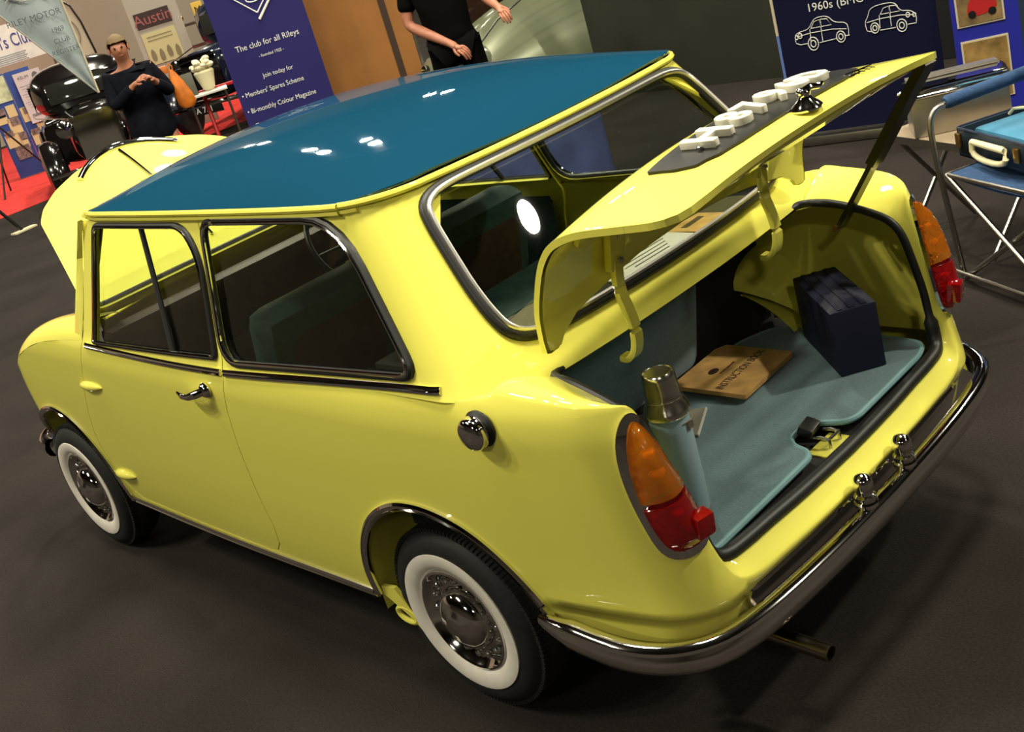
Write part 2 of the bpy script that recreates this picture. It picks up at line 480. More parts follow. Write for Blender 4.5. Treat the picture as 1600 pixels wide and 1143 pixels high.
struct(MB().box((24, -4, 4.5), (.2, 50, 9)).build('wall_back', mat('dark_hall_wall_back', (.05, .042, .034), .9)))
struct(MB().box((9, -24, 4.5), (50, .2, 9)).build('wall_right', mat('dark_hall_wall', (.10, .085, .065), .9)))
struct(MB().box((-16, -4, 4.5), (.2, 50, 9)).build('wall_rear', mat('dark_hall_wall_rear', (.06, .05, .04), .9)))
struct(MB().box((9, 21, 4.5), (50, .2, 9)).build('wall_left', mat('dark_hall_wall_left', (.06, .05, .04), .9)))
struct(MB().box((9, -4, 9.1), (50, 50, .2)).build('ceiling', mat('dark_ceiling', (.03, .026, .022), .9)))
# ================================================================ the car
car = thing('car', 'yellow classic two-door saloon with blue roof, open boot and open bonnet', 'car', (0, 0, 0))
def hyp(a, b): return (a**2+b**2)**.5
outside = lambda p: (p.x-.5 if (p.x < -.3 or p.x > 2.2) else 0, p.y*3 if abs(p.y) > .2 else 0, 0)
def arch(cx, cz, rx, rz, a0, a1, n=26): return [(cx+rx*math.cos(lerp(a0, a1, i/n)), cz+rz*math.sin(lerp(a0, a1, i/n))) for i in range(n+1)]
def arch_rear():   # from the rear foot to the front foot
    o = []
    for i in range(29):
        a = R(lerp(160, -0, i/28)) if True else 0
        k = (1+math.cos(a))/2
        r = lerp(.372, .318, k) if a < R(90) else lerp(.372, .345, min(1, (R(160)-a)/R(70)))
        o.append((-.005-r*math.cos(PI-a)*1.0, .235+r*math.sin(a)))
    return o
RA = [(-.352, .36), (-.34, .40), (-.312, .449), (-.27, .50), (-.215, .547), (-.15, .58), (-.08, .598), (-.01, .601), (.06, .590), (.13, .558), (.19, .515), (.24, .458), (.275, .40), (.297, .34), (.306, .285), (.307, .262)]
RA = smooth_loop(RA, 2, closed=False)
FA = arch(2.05, .255, .312, .318, R(182), R(0), 30)
DOOR = [(1.405, 1.243), (1.44, 1.13), (1.485, 1.0), (1.53, .88), (1.58, .80), (1.65, .71), (1.72, .605), (1.76, .52), (1.765, .46), (1.75, .40), (1.725, .335), (1.69, .29), (1.63, .272),
        (.82, .272), (.765, .28), (.728, .315), (.706, .38), (.705, .50), (.695, .64), (.675, .76), (.642, .853), (.645, .90), (.66, 1.0), (.672, 1.12), (.68, 1.2), (.69, 1.243)]
W1 = round_poly([(1.432, .884), (1.318, 1.228), (.765, 1.230), (.695, 1.15), (.672, .90)], [.012, .03, .05, .07, .012])
W2 = round_poly([(.668, 1.240), (.635, .89), (-.155, .922), (.075, 1.243)], [.05, .075, .05, .13])
# --- lower skin: from the middle of the tail round the corner, along the side and round the wing
uc = low_u(-.004, .42); uc2 = low_u(-.004, .30)
AL = [(-.57, .862), (-.62, .857), (-.65, .845), (-.675, .79), (-.70, .72), (-.715, .667), (-.735, .60), (-.75, .54), (-.765, .49), (-.80, .445), (-.87, .425), (-.98, .422), (-1.10, .42), (-1.24, .42), (uc, .42)]
BL = [(-.57, .512, .812), (-.60, .513, .79), (-.618, .513, .76), (-.632, .512, .71), (-.645, .508, .66), (-.655, .505, .615), (-.662, .50, .57), (-.668, .497, .525), (-.675, .488, .49), (-.685, .46, .474), (-.69, .40, .470), (-.693, .31, .468), (-.697, .21, .465), (-.699, .10, .463), (-.70, 0, .462)]
A2 = [(-.21, .88), (-.24, .88), (-.28, .88), (-.31, .88), (-.34, .879), (-.37, .878), (-.42, .875), (-.50, .87)]
B2 = [green(-.212, .88), green(-.245, .879), green(-.30, .875), green(-.36, .869), green(-.41, .862), (-.372, .487, .858), (-.43, .50, .855), (-.50, .508, .838)]
STA = A2 + AL; STB = B2 + BL
uc = low_u(-.004, .42)
def densify2(L, k=3):
    o = []
    for i in range(len(L)-1):
        p = [np.array(L[max(0, min(len(L)-1, i+j))], float) for j in (-1, 0, 1, 2)]
        for q in range(k):
            t = q/k; o.append(tuple(.5*((2*p[1])+(p[2]-p[0])*t+(2*p[0]-5*p[1]+4*p[2]-p[3])*t*t+(3*p[1]-p[0]-3*p[2]+p[3])*t**3)))
    return o+[tuple(L[-1])]
STAd = densify2(STA)
midline = [(low_u(-.004, z), z) for z in (.40, .38, .36, .34, .32)]
WT = [(1.53, .88), (1.70, .868), (1.90, .845), (2.05, .81), (2.17, .765), (2.27, .71), (2.36, .66), (2.46, .61), (front_u(.32, .56), .56)]
low_out = [(uc2, .30), (-.80, .30), (-.60, .315), (-.45, .345), (-.40, .36)] + RA + [(.34, .245), (1.72, .245)] + FA + [(2.40, .27), (front_u(.32, .30), .30)] + WT[::-1] + \
    [p for p in DOOR if p[1] < .88] + [(.643, .88), (.4, .88)] + STAd + midline
p1 = panel('body_shell', low, low_out, [], YEL, car, .03, outside, flange=.010, both=True)
gb = [(-.212, .88), (-.245, .879), (-.30, .875), (-.36, .869), (-.41, .862), (-.44, .857), (-.70, .857), (-.93, .857)]
ug = [(green_u(0, 1.27), 1.27), (green_u(.25, 1.27), 1.27), (-.12, 1.27), (0, 1.266), (.2, 1.255), (.69, 1.255)]
DU = [p for p in DOOR if p[1] > .88]      # front going up is the start of DOOR
door_rear_up = [(.645, .90), (.66, 1.0), (.672, 1.12), (.68, 1.2), (.69, 1.243)]
RW = [(-.5, .925), (-.5, 1.25), (.5, 1.25), (.5, .925)]
RWh = [(0, 1.252), (.34, 1.251), (.43, 1.245), (.468, 1.228), (.482, 1.195), (.498, 1.12), (.511, 1.05), (.514, .99), (.504, .957), (.47, .936), (.40, .927), (0, .925)]
rear_hole = [(-y, z) for y, z in RWh[::-1]][1:-1] + RWh      # full window, y-z
rear_hole = [(-y, z) for y, z in RWh[1:-1][::-1]] + RWh
up_side = [(-.19, .88), (.643, .88)] + door_rear_up + [(.69, 1.2555), (.2, 1.257), (0.03, 1.267), (-.02, 1.27), (-.19, 1.27)]
p2 = panel('body_shell', green, up_side, [W2], YEL, car, .028, lambda p: (0, p.y, 0), flange=.010, both=True)
# cabin rear: everything behind u = -.19, built across the car
def rear_out():
    o = []
    for z in (.88, .95, 1.02, 1.1, 1.18, 1.27): o.append((green(-.19, z)[1], z))
    top = o[-1]; L = o + [(-y, z) for y, z in o[::-1]]
    bot = [(-green(u, z)[1], z) for u, z in gb[:6]] + [(green(u, z)[1], z) for u, z in gb[:6][::-1]]
    return L + bot
# where the side part still is flat at the top the rear face takes over at its own corner
def cab(y, z): return green_y(y, z)
def gyc(t, z):
    """cabin rear by arc length from the middle (t < 0 on the right)"""
    s = -1 if t < 0 else 1
    u = green_u0(z) + abs(t); p = green(u, z); return (p[0], s*p[1], z)
def green_u0(z): xr = gxr(z); y0 = cr(YP, z); return xr+GR-GR*PI/2-(y0-GR)
def tz(y, z):
    """arc length for a sideways position"""
    y0 = cr(YP, z); a = abs(y)
    if a <= y0-GR: t = a
    else: t = (y0-GR) + GR*(math.asin(min(1, (a-(y0-GR))/GR)))
    return (t if y >= 0 else -t, z)
L = [(-.19 - green_u0(z), z) for z in (.88, .93, .98, 1.03, 1.08, 1.13, 1.18, 1.23, 1.27)]
bt = [(u-green_u0(z), z) for u, z in gb[:6]]
ro = L + [(-t, z) for t, z in L[::-1]] + [(-t, z) for t, z in bt[0:]] + bt[::-1]
rear_hole = smooth_loop(rear_hole, 2)
rh = [tz(y, z) for y, z in rear_hole]
p3 = panel('body_shell', gyc, ro, [rh], YEL, car, .028, lambda p: (-1, p.y*1.2, 0), flange=.010)
# shoulder and rim from the skin to the boot opening
def strip(A, B, bulge, n=7):
    P = []
    for a, b, k in zip(A, B, bulge):
        a = Vector(a); b = Vector(b); c = (a+b)/2 + Vector(k)
        P.append([(1-t)**2*a + 2*t*(1-t)*c + t*t*b for t in [i/n for i in range(n+1)]])
    return P
def strip3(A, B, T, D, n=10):
    P = []
    for a, b, t_, d_ in zip(A, B, T, D):
        p1 = a+t_; p2 = b+d_
        P.append([(1-t)**3*a+3*t*(1-t)**2*p1+3*t*t*(1-t)*p2+t**3*b for t in [i/n for i in range(n+1)]])
    return P
Ap = [low(u, z) for u, z in STA]
def bz(i, N, a, b):
    d = (Vector(b)-Vector(a)).length
    up = Vector((0, 0, 1)); bk = Vector((-1, 0, .25))
    k = min(1, max(0, (i-9)/3)); o = up*(1-k) + bk*k
    if i > 14: o = Vector((-.7, .2, .5))
    if i > 17: o = Vector((-.45, 0, .75))
    return o.normalized()*d*(.34 if i < 15 else .22)
def densify(L, k=3):
    o = []
    for i in range(len(L)-1):
        p = [Vector(L[max(0, min(len(L)-1, i+j))]) for j in (-1, 0, 1, 2)]
        for q in range(k):
            t = q/k; o.append(.5*((2*p[1])+(p[2]-p[0])*t+(2*p[0]-5*p[1]+4*p[2]-p[3])*t*t+(3*p[1]-p[0]-3*p[2]+p[3])*t**3))
    return o+[Vector(L[-1])]
TA, DB = [], []
for i, ((u, z), a, b) in enumerate(zip(STA, Ap, STB)):
    a = Vector(a); b = Vector(b); d = (b-a).length
    tu = (Vector(low(u, z))-Vector(low(u, z-.02))).normalized(); tr = (Vector(low(u-.02, z))-Vector(low(u, z))).normalized()
    k = min(1, max(0, (i-9)/3)) if i < 16 else max(0, 1-(i-16)/2)
    T = (tu*(1-k)+tr*k).normalized()
    TA.append(T*d*(.45 if i < 9 else .35 if i < 17 else .10)); 
    o = (a-b).normalized()
    up = Vector((0, 0, 1))*(1-k)+Vector((-1, 0, 0))*k
    if i > 16: up = Vector((-.5, 0, .6))
    DB.append((o*.42+up*.16)*d if i < 17 else (o*.5+up*.06)*d)
UZ = densify([(u, z, 0) for u, z in STA])
Ad, Bd, Td, Dd = [Vector(low(p.x, p.y)) for p in UZ], densify(STB), densify(TA), densify(DB)
rs = strip3(Ad, Bd, Td, Dd)
def skin_normal(u, z):
    e = .003; n = (Vector(low(u+e, z))-Vector(low(u-e, z))).cross(Vector(low(u, z+e))-Vector(low(u, z-e))).normalized(); p = Vector(low(u, z))
    return n if n.dot(Vector(outside(p)) if (p.x < -.3 and abs(p.y) > .2) else Vector((-1 if p.x < -.5 else 0, p.y, 0))) > 0 else -n
def strip_mesh(rows, first):
    """a strip that starts tangent to the skin: its first edge takes the skin's own normals"""
    V = []; F = []; N = []; L = len(rows[0]); n = len(rows)
    for i, r in enumerate(rows):
        for j, p in enumerate(r):
            a_ = rows[min(n-1, i+1)][j]-rows[max(0, i-1)][j]; b_ = r[min(L-1, j+1)]-r[max(0, j-1)]; q = a_.cross(b_)
            q = q.normalized() if q.length > 1e-9 else first[i]
            if q.dot(first[i]) < 0 and q.dot(Vector((0, 0, 1))) < .2: q = -q
            if j == 0: q = first[i]
            elif j == 1: q = (q+first[i]).normalized()
            V.append(p); N.append(q)
    for i in range(n-1):
        for j in range(L-1):
            f = (i*L+j, i*L+j+1, (i+1)*L+j+1, (i+1)*L+j); nn = (V[f[2]]-V[f[0]]).cross(V[f[3]]-V[f[1]])
            F.append(f if nn.dot(N[f[0]]+N[f[2]]) >= 0 else f[::-1])
    V2 = [tuple(v) for v in V]+[(v.x, -v.y, v.z) for v in V]; N2 = [tuple(v) for v in N]+[(v.x, -v.y, v.z) for v in N]
    F2 = F+[tuple(k+len(V) for k in f[::-1]) for f in F]
    me = bpy.data.meshes.new('shoulder'); me.from_pydata(V2, [], F2); me.polygons.foreach_set('use_smooth', [True]*len(F2))
    me.normals_split_custom_set_from_vertices(N2); return link('shoulder', me, YEL, car)
p4a = strip_mesh(rs, [skin_normal(p.x, p.y) for p in UZ])
g = MB()
# wing tops
WA = [low(u, z) for u, z in WT]
WB = [(1.53, .50, .905), (1.70, .50, .897), (1.90, .485, .878), (2.05, .47, .848), (2.17, .45, .81), (2.25, .42, .78), (2.29, .38, .74), (2.33, .34, .69), (2.38, .30, .64)]
wk = [Vector((0, .06, .06))*(1 if i < 5 else 1.1) + Vector((.02*max(0, i-4), 0, 0)) for i in range(len(WA))]
ws = strip(densify(WA), densify(WB), densify(wk), 9)
g.grid(ws); g.grid([[Vector((p.x, -p.y, p.z)) for p in r] for r in ws])
p4 = g.build('rim', YEL, car, fix=True)
for p in p4.data.polygons: pass
# roof edge fillets (cantrails over the door) and the windscreen surround
g = MB()
ct = [[Vector(green(u, z)) + Vector((0, -o, 0)) for u in (.69, .9, 1.2, 1.405)] for z, o in ((1.2455, 0), (1.256, 0), (1.27, .03))]
g.grid(ct); g.grid([[Vector((p.x, -p.y, p.z)) for p in r] for r in ct])
def wsp(a, b):    # windscreen surround plane: a across, b from the base (0) to the top (1)
    k = 1-(a/.62)**2*.35
    return Vector((lerp(1.66, 1.375, b)-.05*(1-k), a*lerp(1.0, .90, b), lerp(.895, 1.262, b)))
frame_o = [(-.62, 0), (.62, 0), (.60, 1), (-.60, 1)]
p5 = panel('windscreen_surround', wsp, frame_o, [round_poly([(-.56, .09), (.56, .09), (.55, .93), (-.55, .93)], .08)], YEL, car, .05, (1, 0, .4), flange=.01)
p6 = g.build('cant', YEL, car)
apil = MB()
for s in (1, -1):
    r1 = [Vector(side(u, z)) for u, z in [p for p in DOOR[:4]]]; r2 = [Vector(wsp(.62, max(0, (z-.895)/.367))) + Vector((0, .004, 0)) for u, z in DOOR[:4]]
    rows = [[Vector((a.x, s*a.y, a.z)), Vector(((a.x+b.x)/2+.012, s*((a.y+b.y)/2+.012), a.z)), Vector((b.x, s*b.y, b.z))] for a, b in zip(r1, r2)]
    apil.grid(rows)
apil = apil.build('a_post', YEL, car)
sc = MB().grid([[Vector((x, y, z - .02*(y/.5)**2)) for y in [-.52, -.3, 0, .3, .52]] for x, z in ((1.64, .90), (1.66, .905), (1.69, .90), (1.70, .84), (1.70, .6))]).build('scuttle', YEL, car)
body = merge([p1, p2, p3, p4, p4a, p5, p6, apil, sc], 'body_shell')
# --- doors
def build_door(mir):
    ins = lambda P, c, d: [(x+(c[0]-x)*d, y+(c[1]-y)*d) for x, y in P]
    o = ins(DOOR, (1.15, .72), .0065)
    d = panel('door', side, o, [W1], YEL, car, .028, lambda p: (0, p.y, 0), flange=.014, mirror=mir)
    s = -1 if mir else 1
    fl = lambda p: (p[0], s*p[1], p[2])
    hd = MB()    # two outside hinges, leaf shaped
    for (u, z, l, h) in ((1.575, .722, .185, .021), (1.665, .368, .17, .024)):
        nn = 14; rows = []
        for i in range(nn+1):
            t = i/nn; ww = max(.0006, math.sin(PI*t**.85)**.62)*h; c = Vector(fl(side(lerp(u+l/2, u-l/2, t), z + .010*(t-.5))))
            rows.append([c+Vector((0, s*(ww*.85*math.sin(a)), ww*math.cos(a)*.8)) for a in [PI*k/8 for k in range(9)]])
        hd = MB().grid(rows); hd.build('door_hinge', YEL, d)
    h = MB(); b = Vector(fl(side(.745, .812)))   # handle: round boss and a curved lever
    h.lathe([(.021, 0), (.023, .006), (.019, .014), (.012, .02), (0.0001, .022)], 20, Matrix.Translation(b) @ Matrix.Rotation(-s*PI/2, 4, 'X'))
    h.tube([b+Vector((0, s*.012, 0)), b+Vector((.012, s*.030, -.002)), b+Vector((.045, s*.036, -.010)), b+Vector((.085, s*.034, -.014)), b+Vector((.115, s*.031, -.006))], [.012, .012, .0105, .009, .004], 12)
    h.build('door_handle', CHR, d)
    wt = MB()
    L = resample(W1, .02); pts = [Vector(fl(side(*p)))+Vector((0, s*.004, 0)) for p in L]
    MB().tube(pts, .0075, 8, closed=True).build('window_rubber', RUB, d)
    pts2 = [Vector(fl(side(*p)))+Vector((0, s*.009, 0)) for p in resample(ins(W1, (1.0, 1.05), .025), .02)]
    MB().tube(pts2, .0045, 8, closed=True).build('window_frame', CHR, d, )
    g1 = panel('window_glass', side, W1, [], GLS, d, .05, lambda p: (0, p.y, 0), mirror=mir, offs=-.006)
    MB().tube([Vector(fl(side(lerp(.905, 1.010, t), lerp(.895, 1.225, t))))+Vector((0, s*.003, 0)) for t in (0, .25, .5, .75, 1)], .008, 8).build('quarter_light_bar', RUB, d)
    strip_on(fl, [(1.50, .868), (1.2, .866), (.989, .865), (.80, .865), (.652, .866)], 'belt_moulding', d)
    # inner card with a pocket line
    card = [(1.50, .84), (1.58, .70), (1.66, .58), (1.66, .33), (.76, .33), (.73, .5), (.70, .84)]
    panel('door_card', side, card, [], SEATT, d, .08, lambda p: (0, p.y, 0), mirror=mir, offs=-.025)
    return d
def strip_on(fl, P, name, par, hw=.009, th=.007, m=None, fn=None):
    fn = fn or side
    D = densify([Vector((a, b, 0)) for a, b in P], 4)
    pts = [Vector(fl(fn(p.x, p.y))) for p in D]; s = 1 if pts[0].y > 0 else -1
    sec = [(0, -hw), (th*.6, -hw), (th, -hw*.45), (th*.7, -hw*.2), (th*.7, hw*.2), (th, hw*.45), (th*.6, hw), (0, hw)]
    out = []
    for p in D:
        e = .004; a = Vector(fl(fn(p.x+e, p.y)))-Vector(fl(fn(p.x-e, p.y))); b = Vector(fl(fn(p.x, p.y+e)))-Vector(fl(fn(p.x, p.y-e)))
        n = a.cross(b).normalized()
        if n.y*s < 0 and abs(n.y) > .1: n = -n
        elif abs(n.y) <= .1 and n.x > 0 and p.x < 0: n = -n
        out.append(n)
    return MB().sweep(pts, sec, out).build(name, m or CHR, par)
doors = [build_door(False), build_door(True)]
# --- side trim, glass, arches and sills on both sides
for s in (1, -1):
    fl = lambda p: (p[0], s*p[1], p[2])
    mir = s < 0
    L = resample(W2, .02)
    r = MB().tube([Vector(fl(side(*p)))+Vector((0, s*.003, 0)) for p in L], .010, 8, closed=True).build('side_window_rubber', RUB, car)
    c2 = [(x+(.27-x)*.02, y+(1.06-y)*.03) for x, y in L]
    MB().tube([Vector(fl(side(*p)))+Vector((0, s*.010, 0)) for p in c2], .0055, 8, closed=True).build('chrome_bead', CHR, r)
    panel('side_window', side, W2, [], GLS, car, .05, lambda p: (0, p.y, 0), mirror=mir, offs=-.006)
    strip_on(fl, [(.636, .866), (.45, .873), (.206, .884), (-.03, .894), (-.15, .898), (-.222, .900)], 'belt_moulding', car)
    strip_on(fl, [(p[0], p[1]-.004) for p in RA[::3]] + [RA[-1]], 'wheel_arch_trim', car, .012, .012, fn=low)
    strip_on(fl, [(p[0], p[1]) for p in FA[::2]], 'wheel_arch_trim', car, .011, .012, fn=low)
    strip_on(fl, [(.325, .253), (.6, .254), (1.2, .252), (1.72, .250)], 'sill_trim', car, .014, .010, fn=low)
    # inner wheel housings
    for A, dd in ((RA, .20), (FA, .22)):
        o = [Vector(fl(low(u, z))) for u, z in A]; o = [o[0]+Vector((0, 0, -.02))] + o + [o[-1]+Vector((0, 0, -.06))]
        rows = [[p+Vector((0, -s*d, 0)) for d in (.004, .06, .13, dd)] for p in o]
        MB().grid(rows).build('wheel_housing', YEL, car)
# dark underside and cabin floor
ub = MB(); ub.box((1.0, 0, .235), (1.30, 1.24, .03)); ub.box((.0, 0, .34), (.76, .80, .18)); ub.box((2.05, 0, .45), (.70, .80, .45)); ub.box((-.49, 0, .345), (.28, .92, .12))
ub.build('underbody', DARK, car)
# towing eye behind the sill
te = MB(); te.prism([(.36, .27), (.28, .245), (.20, .20), (.165, .16), (.155, .175), (.20, .235), (.24, .285)], -.006, .006, Matrix.Translation((0, .66, 0)) @ Matrix.Rotation(PI/2, 4, 'X')); te.tube([(.225+.025*math.cos(a)*1.6, .66, .205+.022*math.sin(a)) for a in [2*PI*k/16 for k in range(16)]], .008, 8, closed=True)
te.build('jacking_bracket', YEL, car)
# --- roof
def gz(x): return cr([(-.12, 1.270), (0.0, 1.267), (.15, 1.261), (.4, 1.258), (1.41, 1.256)], x)
def roof(x, y):
    Y = min(1, abs(y)/.575); X = (x-.55)/(.875 if x > .55 else .675); a = min(1, abs(X))
    fy = .40*(1-Y**2)+.60*(1-Y**4.5)
    fx = (.55*(1-a**2)+.45*(1-a**6)) if x > .55 else (.5*(1-a**2)+.5*(1-a**5))
    return (x, y, gz(x)+.003+.120*fx*fy)
gp = [Vector((lerp(1.385, 1.41, (y/.5)**2), y, 1.256)) for y in (0, .12, .25, .38, .46)]
gp += [Vector((1.41, .50, 1.256)), Vector((1.40, .532, 1.256)), Vector((1.37, .545, 1.256))]
for u in (1.3, 1.2, 1.05, .9, .75, .6, .45, .3, .2, .12, .06): p = green(u, 1.257); gp.append(Vector((p[0], p[1]+.003, gz(p[0]))))
for k in range(0, 9):
    zz = 1.268; u = (gxr(zz)+GR) - k/8*GR*PI/2; p = green(u, zz); gp.append(Vector((p[0]-.004*k/8, p[1]+.002, gz(p[0]))))
for y in (.36, .27, .18, .09, 0): p = green_y(y, 1.268); gp.append(Vector((p[0]-.005, y, gz(p[0]))))
gfull = gp + [Vector((p.x, -p.y, p.z)) for p in gp[1:-1][::-1]]
rf = panel('roof', roof, [(p.x, p.y) for p in gfull], [], BLU, car, .028, (0, 0, 1), flange=.006)
cen = Vector((.65, 0, 0))
def pout(P):
    o = []
    for i in range(len(P)):
        t = (P[(i+1) % len(P)]-P[i-1]); n = Vector((t.y, -t.x, 0)).normalized(); d = P[i]-cen; d.z = 0
        o.append(n if n.dot(d) > 0 else -n)
    return o
MB().sweep(gfull, [(-.004, .006), (.004, .011), (.010, .009), (.013, .003), (.010, -.003), (.002, -.006), (-.004, -.006)], pout(gfull), closed=True).build('drip_rail', YEL, car)
half = [p for p in gp if p.y > .40 and not (p.x < .0)]
for s in (1, -1):
    q = [Vector((p.x, s*p.y, p.z-.011)) for p in half[1:]]
    MB().sweep(q, [(0, .006), (.006, .004), (.012, .006), (.012, -.002), (.004, -.008), (0, -.006)], [Vector((0, s, 0))]*len(q)).build('drip_rail_lip', YEL, car)
q = [Vector((p.x, p.y, p.z-.012)) for p in gfull if p.x < .0]
i0 = [i for i, p in enumerate(gfull) if p.x < .0]
MB().sweep(q, [(-.004, .006), (.005, .004), (.007, -.004), (.001, -.010), (-.004, -.008)], [pout(gfull)[i] for i in i0]).build('drip_rail_lip', YEL, car)
panel('headlining', lambda x, y: (x, y, roof(x, y)[2]-.035), [(p.x*.97+.02, p.y*.95) for p in gfull], [], HEADL, car, .09, (0, 0, -1))
# --- glass: windscreen and rear window
wsh = round_poly([(-.57, .08), (.57, .08), (.56, .94), (-.56, .94)], .08)
panel('windscreen', wsp, wsh, [], GLS, car, .09, (1, 0, .4), offs=-.004)
MB().tube([wsp(a, b)+Vector((.006, 0, .003)) for a, b in resample(round_poly([(-.56, .09), (.56, .09), (.55, .93), (-.55, .93)], .08), .04)], .010, 8, closed=True).build('windscreen_rubber', RUB, car)
nrm = Vector((-.78, 0, .55))
def cabn(p): 
    a = Vector(gyc(p[0]+.004, p[1]))-Vector(gyc(p[0]-.004, p[1])); b = Vector(gyc(p[0], p[1]+.004))-Vector(gyc(p[0], p[1]-.004)); n = a.cross(b).normalized()
    return n if n.x < 0 else -n
L = resample(rh, .02)
rr = MB().tube([Vector(gyc(*p))+cabn(p)*.004 for p in L], .0135, 10, closed=True).build('rear_window_rubber', RUB, car)
c0 = (0, 1.09)
L2 = [(x*(1-.012), c0[1]+(z-c0[1])*(1-.035)) for x, z in L]
MB().tube([Vector(gyc(*p))+cabn(p)*.0165 for p in L2], .0062, 8, closed=True).build('chrome_bead', mat('polished_bead', (.85, .83, .78), .32, 1), rr)
panel('rear_window', gyc, rh, [], GLS, car, .04, (-1, 0, .5), offs=-.006)
# --- boot: seal, floor, walls, latch
BS = densify([Vector(p) for p in [(-.357, 0, .853), (-.357, .2, .853), (-.356, .40, .854)] + [(-.360, .455, .856)] + STB[5:]], 3)
sealL = BS; seal = sealL + [Vector((p.x, -p.y, p.z)) for p in sealL[1:-1][::-1]]
MB().tube(resample([tuple(p) for p in seal], .02), [.010 if q_[2] > .55 else .0175 for q_ in resample([tuple(p) for p in seal], .02)], 10, closed=True).build('boot_seal', RUB, car)
wl = [Vector((p.x, p.y, p.z)) for p in BS[9:]]
for s in (1, -1):
    bw = MB()
    rows = [[Vector((x, s*y, z)) for x, y, z in ((-.66, .50, .47), (-.64, .585, .47), (-.3, .60, .47), (-.13, .60, .47))],
            [Vector((x, s*y, z)) for x, y, z in ((-.655, .51, .62), (-.62, .595, .65), (-.3, .62, .68), (-.13, .62, .68))],
            [Vector((x, s*y, z)) for x, y, z in ((-.61, .515, .765), (-.57, .60, .80), (-.3, .63, .83), (-.13, .62, .86))],
            [Vector((x, s*y, z)) for x, y, z in ((-.57, .513, .806), (-.5, .512, .83), (-.40, .49, .85), (-.357, .45, .850))]]
    bw.grid(rows)
    T = []
    for i in range(13):
        a = PI*i/12; row = []
        for j in range(7):
            b = PI/2*j/6; row.append(Vector((-.02-.27*math.cos(a), s*(.62-.16*math.sin(b)*(.35+.65*math.sin(a))), .47+.24*math.sin(a)*math.cos(b*.55))))
        T.append(row)
    tb_ = MB().grid(T).build('wheel_tub', YEL, bw.build('boot_lining', YEL, car))
fw = MB(); fw.box((-.10, 0, .66), (.03, 1.22, .42)); fw.build('boot_front_wall', DARK, car)
MB().box((-.135, .15, .645), (.05, .80, .30), Euler((0, R(-14), 0)).to_matrix(), .03).build('boot_front_board', TEAL, car)
well = MB().box((-.39, 0, .44), (.52, 1.02, .02)); well.box((-.655, 0, .455), (.07, .90, .012)); well.build('boot_well', DARK, car)
cp = [(-.669, .475), (-.665, .10), (-.648, .075), (-.60, .06), (-.575, .03), (-.575, -.045), (-.60, -.05), (-.66, -.07), (-.675, -.10), (-.668, -.42), (-.645, -.48), (-.52, -.495), (-.40, -.50), (-.20, -.50), (-.15, -.40), (-.15, .40), (-.2, .50), (-.60, .50)]
cp = round_poly(cp, [.015, .02, .04, .03, .02, .02, .02, .03, .03, .03, .03, .05, .05, .03, .03, .03, .03, .03], 4)
fl_ = MB().prism(cp, .478, .492); fb = fl_.build('boot_carpet', TEAL, car, smooth=False)
ed = MB().tube([Vector((x, y, .487)) for x, y in resample(cp, .03)], .0075, 8, closed=True).build('carpet_edging', TEALE, fb)
lt = MB(); lt.box((-.605, -.005, .500), (.035, .055, .022), Euler((0, R(-20), R(8))).to_matrix(), .004); lt.build('latch_cover', BLK, car)
lt = MB(); lt.box((-.655, 0.0, .462), (.06, .10, .006))
lt.build('latch_plate', YEL, car)
lt = MB()
for y in (.012, -.03): lt.tube([(-.665, y, .465), (-.665, y, .485), (-.645, y, .489), (-.625, y, .485)], .004, 8)
lt.tube([(-.665, .012, .487), (-.665, -.03, .487)], .004, 8); lt.build('striker', CHD, car)
# --- boot lid, raised; outer skin, lining, number plate, lamp, badge
bot = [(.5, .004), (.488, .0), (.465, .002), (.45, .020), (.40, .048), (.30, .066), (.16, .088), (0, .096)]
lo = [(s, y) for y, s in bot] + [(s, -y) for y, s in bot[:-1][::-1]]
E1 = .602
lo = lo + [(.03, -.503), (.3, -.503), (.45, -.503), (.53, -.502), (.565, -.496), (.588, -.482), (.599, -.455), (E1+.001, -.40), (E1+.002, -.3), (E1+.004, 0), (E1+.002, .3), (E1+.001, .40), (.599, .455), (.588, .482), (.565, .496), (.53, .502), (.45, .503), (.3, .503), (.03, .503)]
ldo = panel('boot_lid', lid, lo, [], YEL, car, .02, lambda p: (p.x+.70, 0, p.z-.9), flange=.014)
li = [(s*.985+.004, y*.985) for s, y in lo]
liner = panel('lid_lining', lid, li, [], YEL, ldo, .03, lambda p: (p.x+.70, 0, p.z-.9), offs=-.016)
